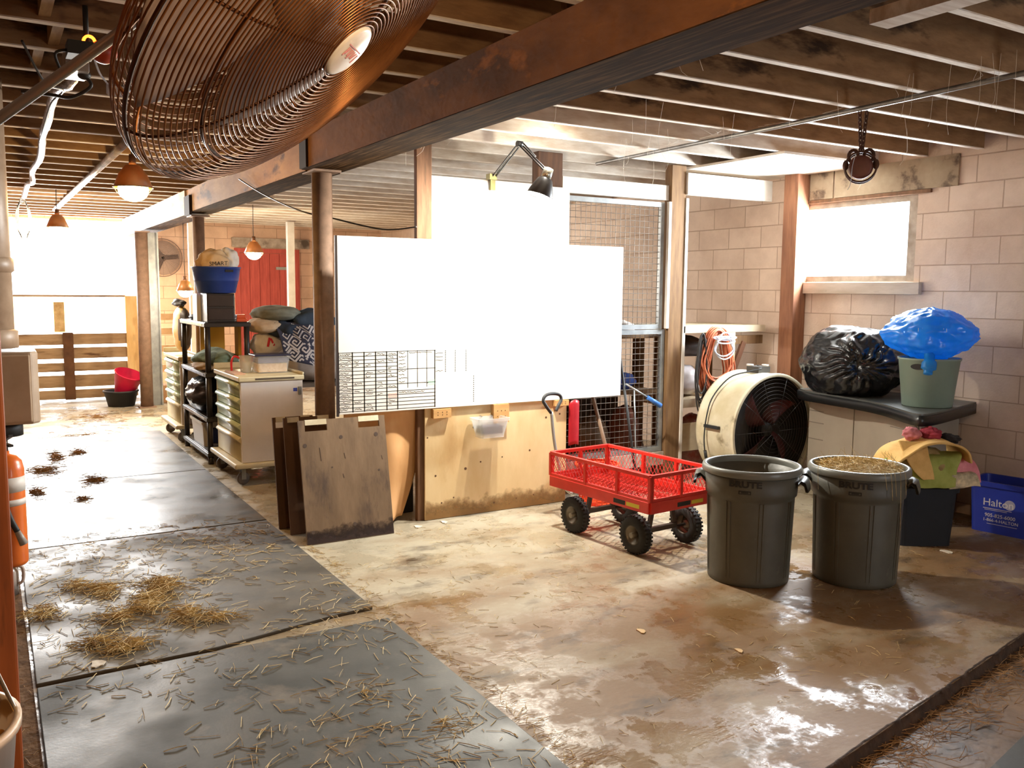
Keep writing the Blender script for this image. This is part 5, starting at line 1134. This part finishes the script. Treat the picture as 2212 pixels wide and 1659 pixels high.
# ---------------------------------------------------------------- heat lamps
ORE = mat('orange_lamp_shade', 'b98650', '9c6a38', sc=5, ro=.4, thin=.10)
def heat_lamp(x, y, z, r, label, energy, col=(1.0, .62, .25), shade=ORE, glow=30, gcol='ffb45a', zc=None, cord=True):
    t = T('heat_lamp', label, 'lamp', (x, y, z))
    m = MB(); m.lathe([(.028, .155*r/.13), (.05, .15*r/.13), (r*.72, .09*r/.13), (r, 0), (r-.003, -.002), (r*.70, .085*r/.13), (.03, .145*r/.13)], 36); part('shade', m, shade, t)
    m = MB(); m.cyl((0, 0, .15*r/.13), (0, 0, .225*r/.13), .026, .022, 16); part('socket', m, BLKT if shade is not ORE else mat('brown_socket', '6b4426', ro=.6), t)
    m = MB(); m.ball((0, 0, -.02), r*.78, r*.78, r*.62, 24, 16); part('bulb', m, emit('heat_bulb_'+gcol, gcol, glow), t)
    m = MB(); m.ring((0, 0, -.002), (0, 0, 1), r, .004, 32, 5)
    for k in range(3):
        a = PI*k/3; m.tube([(r*math.cos(q)*math.cos(a), r*math.cos(q)*math.sin(a), -.075*r/.13*math.sin(q)) for q in [PI*i/14 for i in range(15)]], .0022, 5)
    part('wire_guard', m, STL, t)
    if cord: m = MB(); m.tube([(0, 0, .22*r/.13), (.004, .004, (JZ-z)*.6), (0, 0, JZ-z-.001)], .004, 6); part('cord', m, BLKT, t)
    light('heat_lamp_light', 'POINT', (x, y, z-.125*r/.13), energy, col, .06)
    return t
heat_lamp(6.97, -.975, 2.42, .135, 'glowing orange heat lamp with a wire guard hanging under the fan', 30, glow=40, gcol='ffc46e')
heat_lamp(11.1325, -.755, 2.36, .115, 'orange heat lamp hanging at the bright far end of the aisle', 170, (1.0, .86, .66))
heat_lamp(11.623, -3.06, 2.16, .12, 'blazing yellow heat lamp hanging in front of the red door', 130, (1.0, .80, .55), glow=80, gcol='ffd890')
heat_lamp(11.623, -2.19, 1.66, .105, 'white-glowing heat lamp hanging low beside the far wall fan', 60, (1.0, .82, .62), glow=40, gcol='fff0dc')
heat_lamp(.495, -.95, 2.36, .135, 'heat lamp hanging beside the big beam outside the view', 75, (1.0, .66, .36))

# wiring and pipes under the joists of the aisle
WPI = mat('pale_conduit', 'c9c6c4', '8f8b88', sc=6, ro=.35, metal=.4)
one('ceiling_conduit', MB().tube([(6.2, -.95, 2.742), (9.5, -.93, 2.745), (13.6, -.90, 2.74)], .030, 10), WPI, 'straight pale conduit on the ceiling leading past the heat lamps', 'conduit')
rnd = random.Random(3); m = MB()
pts = [(4.9, -.45, 2.765), (5.07, -.43, 2.72), (5.47, -.39, 2.745), (6.23, -.39, 2.70), (7.0, -.41, 2.745), (7.96, -.44, 2.71), (9.2, -.44, 2.745), (9.7, -.46, 2.69), (10.4, -.45, 2.74), (11.4, -.45, 2.70)]
m.tube(smooth_path(pts, 6), [.022+.007*rnd.random() for _ in range(55)], 8); part_ = one('foil_wrapped_cable', m, mat('crinkled_foil', 'cfcdd2', '8b878c', sc=30, ro=.3, metal=.6, bump=.5, bsc=60), 'foil-wrapped cable run stapled along the joists near the wall', 'cable')
m = MB(); m.tube(smooth_path([(4.5, -.20, 2.765), (4.8, -.30, 2.66), (5.1, -.40, 2.69), (5.5, -.37, 2.69), (6.3, -.37, 2.66), (7.0, -.39, 2.70)], 6), .006, 6); one('cable', m, COB, 'black cable twisting beside the foil-wrapped run', 'cable')
t = T('wire_coil', 'tied loop of grey wire hanging from the ceiling by the bright far opening', 'wire', (11.6, -.44, 2.2)); m = MB()
for k in range(4): m.tube(smooth_path([Vector((11.6, -.44+.05*math.sin(a)*(1+.2*k), 2.46+(.25-.02*k)*math.cos(a))) for a in [2*PI*i/12 for i in range(12)]], 3, True), .006, 5, closed=True)
m.tube([(11.6, -.44, 2.70), (11.6, -.44, JZ-.001)], .004, 5); part('loop', m, mat('grey_wire', '8f8b86', ro=.5), t, True)
t = T('junction_box', 'small white junction box tilted under the joists near the fan cage', 'box', (4.9, -.62, 2.68)); m = MB().obox((0, 0, 0), (1, 0, .3), (0, 1, 0), (-.3, 0, 1), .09, .075, .05); part('body', m, mat('white_box_plastic', 'c9c8cc', ro=.45), t)
part('face', MB().obox(Vector((-.01, 0, -.028)), (1, 0, .3), (0, 1, 0), (-.3, 0, 1), .05, .045, .006), mat('dark_box_face', '5c5a60', ro=.4), t)
m = MB(); m.tube(smooth_path([(0, .03, .02), (-.1, .08, .05), (-.25, .12, .09)], 5), .005, 5); m.tube(smooth_path([(.02, -.03, .02), (.08, -.12, .01), (.1, -.22, -.01), (.12, -.3, .09)], 5), .006, 6); part('lead', m, COW, t)
t = T('ballast_box', 'dusty grey metal box with black leads at the near end of the foil-wrapped run', 'box', (4.62, -.42, 2.70)); part('body', MB().box(-.06, .16, -.05, .05, -.02, .074), mat('grey_metal_box', '8a8480', 'b5b0ac', sc=9, ro=.4, metal=.4), t, bevel=.004)
m = MB(); m.tube(smooth_path([(.02, -.03, -.02), (0, -.06, -.07), (.05, .02, -.12), (.1, .1, -.11), (.15, .22, -.10)], 6), .008, 7); m.ball((.02, -.035, -.02), .03, .03, .022, 14, 8); part('lead', m, COB, t)
t = T('brooder_fixture', 'red-orange glowing lamp fixture with black clips near the top of the mounting pipe', 'lamp', (3.85, -.42, 2.58))
m = MB(); m.ball((0, -.03, .03), .05, .05, .045, 20, 12); part('housing', m, mat('red_lamp_housing', 'a83a1c', ro=.4), t)
m = MB(); m.ring((0, .02, .06), (1, .3, .2), .022, .006, 20, 6); part('glow_ring', m, emit('orange_glow', 'ff6a1e', 6), t)
m = MB(); m.box(-.05, .06, .01, .10, .0, .05); m.cyl((0, .03, .05), (0, .03, JZ-2.581), .01, n=8); m.tube(smooth_path([(0, .1, .02), (0, .14, .0), (.02, .12, -.06)], 5), .006, 6); part('clip', m, BLKT, t)
m = MB(); m.tube(smooth_path([(7.86, -1.955, 2.64), (7.2, -1.99, 2.45), (6.42, -2.03, 2.27), (6.22, -2.21, 2.21), (5.92, -2.48, 2.125), (5.735, -2.66, 2.14)], 8), .006, 6)
one('cable', m, COB, 'black cable slung from the tan beam past the brown column to the framing post', 'cable')

# ---------------------------------------------------------------- things on the left wall
TPI = mat('beige_pipe_paint', 'b39a82', '947a62', sc=5, ro=.45)
vp = T('vent_pipe', 'thick beige vertical pipe with a coupling above the grey wall box', 'pipe', (5.42, -.02, 1.37))
part('pipe', MB().cyl((0, 0, 0), (0, 0, JZ-1.372), .118, n=32), TPI, vp)
m = MB(); m.lathe([(.119, .40), (.132, .41), (.132, .47), (.119, .48)], 32); part('coupling', m, TPI, vp)
m = MB(); m.lathe([(.119, .0), (.135, .0), (.135, .09), (.119, .10)], 32); part('collar', m, TPI, vp)
gb = T('wall_box', 'beige-grey sheet metal box under the thick pipe on the wall', 'box', (5.42, -.08, .97))
m = MB(); m.prism([(-.17, .175), (.17, .175), (.17, -.12), (.13, -.155), (-.13, -.155), (-.17, -.12)], 0, .385); part('body', m, mat('beige_box_paint', 'b49d84', '9c846b', sc=3, ro=.5), gb, bevel=.012, label='beige metal body')
part('door', MB().box(-.184, -.1705, -.115, .165, .015, .37), mat('beige_door_paint', 'bda58b', 'a89074', sc=3, ro=.45), gb, bevel=.008)
m = MB(); m.cyl((0, .02, -.075), (0, .02, 0), .095, n=28); part('outlet', m, BLKT, gb, label='black round outlet')
ORX = mat('orange_extinguisher_paint', 'e0722a', 'cf5f1c', sc=4, ro=.32, coat=.3)
ex = T('fire_extinguisher', 'orange fire extinguisher with white straps hanging on the wall behind the door post', 'extinguisher', (4.72, -.05, .375))
m = MB(); m.lathe([(0, .0), (.070, .0), (.078, .008), (.080, .02), (.080, .46), (.072, .50), (.05, .525), (.022, .535), (.022, .55), (0, .55)], 36); part('cylinder', m, ORX, ex)
for z0, z1 in ((.36, .43), (.295, .325)): m = MB(); m.lathe([(.0805, z0), (.0815, z0), (.0815, z1), (.0805, z1)], 36); part('strap', m, mat('white_strap', 'dcd6cf', ro=.5), ex)
m = MB(); m.cyl((0, 0, .55), (0, 0, .60), .018, n=12); m.bar((0, 0, .60), (-.07, -.03, .63), .02, .012); m.bar((0, 0, .585), (-.06, -.03, .58), .02, .01); part('valve', m, mat('dark_valve', '3a3532', ro=.4, metal=.5), ex)
m = MB(); m.tube(smooth_path([(-.02, .02, .57), (-.085, .03, .50), (-.098, .02, .38), (-.098, -.005, .26), (-.095, -.035, .18)], 6), .013, 9); ho = part('hose', m, GRIP, ex)
m = MB(); m.cyl((-.095, -.035, .18), (-.094, -.06, .115), .013, .019, 14); part('nozzle', m, mat('grey_nozzle', '9c968f', ro=.4), ho)
m = MB(); m.box(-.03, .03, .078, .148, .2, .3); part('wall_bracket', m, BLKT, ex)
jg = T('plastic_jug', 'translucent plastic jug on the floor below the fire extinguisher', 'jug', (5.45, -.03, .001))
m = MB(); m.lathe([(0, .004), (.06, .004), (.065, 0), (.066, .13), (.05, .165), (.022, .18), (.022, .205), (0, .205)], 24); part('body', m, mat('milky_jug_plastic', 'ddd2c8', ro=.25, trans=.5), jg)
m = MB(); m.tube(smooth_path([(-.03, -.045, .165), (-.03, -.085, .15), (-.03, -.085, .08), (-.03, -.063, .06)], 5), .009, 8); part('handle', m, mat('milky_jug_handle', 'b9aaa0', ro=.3), jg)
bu = T('feed_scoop_bucket', 'pale bucket with yellow contents hanging in front of the door post', 'bucket', (1.22, .107, .95))
m = MB(); m.lathe([(0, .004), (.095, .004), (.098, 0), (.118, .205), (.124, .207), (.124, .218), (.116, .218), (.092, .012), (0, .010)], 40); part('body', m, mat('pale_grey_bucket', 'b9aea3', ro=.4), bu)
m = MB(); m.ball((0, 0, .178), .104, .104, .04, 30, 16, lambda d: 1+.22*nz(d, 3, 2)); part('contents', m, mat('yellow_feed', 'efb85c', 'c98c38', sc=14, ro=.8), bu)
m = MB(); m.tube(smooth_path([(0, .12, .21), (.08, .1, .30), (.279, .01, .31), (.2, -.06, .29), (0, -.12, .21)], 6), .003, 6); part('bail', m, STL, bu)

# ---------------------------------------------------------------- far end of the aisle
SLT = mat('weathered_brown_slat', 'a98f6e', '8d7252', sc=4, st=(1, .6, 4), ro=.85, c3='5a3d26', sc3=2)
fn_ = T('slat_gate', 'brown horizontal slat gate closing the far end of the aisle', 'gate', (14.5, -.95, .02))
for i, (z0, z1) in enumerate(((.03, .165), (.205, .385), (.44, .572), (.63, .795), (.838, 1.0))): part('slat', MB().box(14.49, 14.515, -1.99, .08, z0, z1), SLT, fn_, True)
for y0, y1 in ((-1.12, -.98), (.0, .08)): part('stile', MB().box(14.455, 14.489, y0, y1, .02, 1.02), mat('dark_stile', '6d4a2d', '533620', sc=5, ro=.85), fn_, True)
part('end_board', MB().box(14.455, 14.489, -2.02, -1.85, .30, 1.565), mat('yellow_end_board', 'dcbe88', 'c9a66c', sc=4, st=(1, 3, .6), ro=.75), fn_, True, label='yellow upright end board')
part('plywood_panel', MB().box(14.517, 14.53, -1.86, .08, 1.02, 1.545), mat('cream_panel', 'f1dfba', 'e6d0a4', sc=3, ro=.7, thin=.65), fn_, True)
part('top_rail', MB().box(14.50, 14.55, -1.86, .08, 1.546, 1.575), SLT, fn_, True)
t = T('notice', 'weathered paper notice hanging on the cream panel of the slat gate', 'paper', (14.512, -.93, 1.03)); part('sheet', MB().box(14.512, 14.5165, -1.02, -.88, 1.03, 1.47), mat('yellowed_paper', 'd7bd8a', 'b0905c', sc=9, ro=.8), t, True)
column(13.25, -1.93, .085, 2.47, 'round worn brown column at the far end beside the slat gate')
one('galvanised_channel', MB().box(13.40, 13.44, -2.17, -2.02, .0, 2.47).box(13.36, 13.40, -2.04, -2.02, 0, 2.47).box(13.36, 13.40, -2.17, -2.15, 0, 2.47), GAL, 'grey galvanised steel channel post behind the far worn column', 'post')
pal = T('pallet_rack', 'tan slatted pallet standing upright behind the galvanised channel post', 'pallet', (14.2, -2.35, 0))
for z in (.12, .42, .72, .98, 1.2): part('slat', MB().box(14.18, 14.20, -2.62, -2.05, z, z+.10), mat('tan_pallet_slat', 'd8b285', 'c29a6b', sc=5, ro=.8), pal, True)
for y in (-2.6, -2.09): part('stringer', MB().box(14.201, 14.26, y-.02, y+.02, 0, 1.32), PW2, pal, True)
t = T('feed_tub', 'shallow black rubber feed tub on the floor before the slat gate', 'tub', (13.55, -1.63, .002)); m = MB(); m.lathe([(0, .004), (.17, .004), (.175, 0), (.225, .20), (.24, .205), (.24, .225), (.22, .225), (.165, .012), (0, .01)], 36); part('body', m, mat('black_feed_tub', '26262a', ro=.6), t)
m = MB(); m.ball((0, 0, 0), .18, .15, .17, 26, 18, lambda d: 1+.15*nz(d, 2, 4)); m.xf(lambda v: v+Vector((13.55, -1.69, .39)))
one('red_bucket', m.__class__().lathe([(.12, .0), (.20, .30), (.21, .31), (.20, .32), (.115, .01), (0, .01)], 24, (13.55, -1.66, .18), (-.3, -.25, .9)), mat('bright_red_plastic', 'd81e4a', 'c01640', sc=4, ro=.4), 'bright red bucket tipped into the black feed tub', 'bucket')
one('cardboard_box', MB().box(13.6, 13.9, -2.55, -2.20, .003, .26), mat('cardboard', 'b28a63', '9b744f', sc=4, ro=.9), 'cardboard box on the floor beside the far column', 'box', bevel=.004)
wf = T('wall_fan', 'round wire-caged fan mounted on the far block wall', 'fan', (XF-.12, -2.56, 2.18))
m = MB()
for k in range(14): m.ring((-.03, 0, 0), (1, 0, 0), .04+.02*k, .0022, 40, 4)
for k in range(16): a = 2*PI*k/16; m.bar((-.03, .03*math.cos(a), .03*math.sin(a)), (-.03, .305*math.cos(a), .305*math.sin(a)), .003)
m.ring((0, 0, 0), (1, 0, 0), .305, .008, 48, 6); part('guard', m, mat('grey_brown_wire', '7d675c', ro=.5), wf)
m = MB(); m.lathe([(0, .03), (.28, .03), (.28, .035), (0, .035)], 40, (0, 0, 0), (1, 0, 0)); part('back_plate', m, mat('dusty_fan_back', 'b59c8c', ro=.8), wf)
for k in range(3): a = 2*PI*k/3+.1; m = MB(); m.obox((0, -.13*math.cos(a), .13*math.sin(a)), (0, -math.cos(a), math.sin(a)), (.3, math.sin(a), math.cos(a)), (1, 0, 0), .24, .08, .006); part('blade', m, mat('dark_fan_blade', '4a3c36', ro=.6), wf)
m = MB(); m.cyl((.03, 0, 0), (.118, 0, 0), .06, n=20); part('mount', m, BLKT, wf)
one('white_post', MB().box(14.9, 14.98, -2.98, -2.88, 0, JZ-.001), WHP, 'white post between the far wall fan and the low heat lamp', 'post')
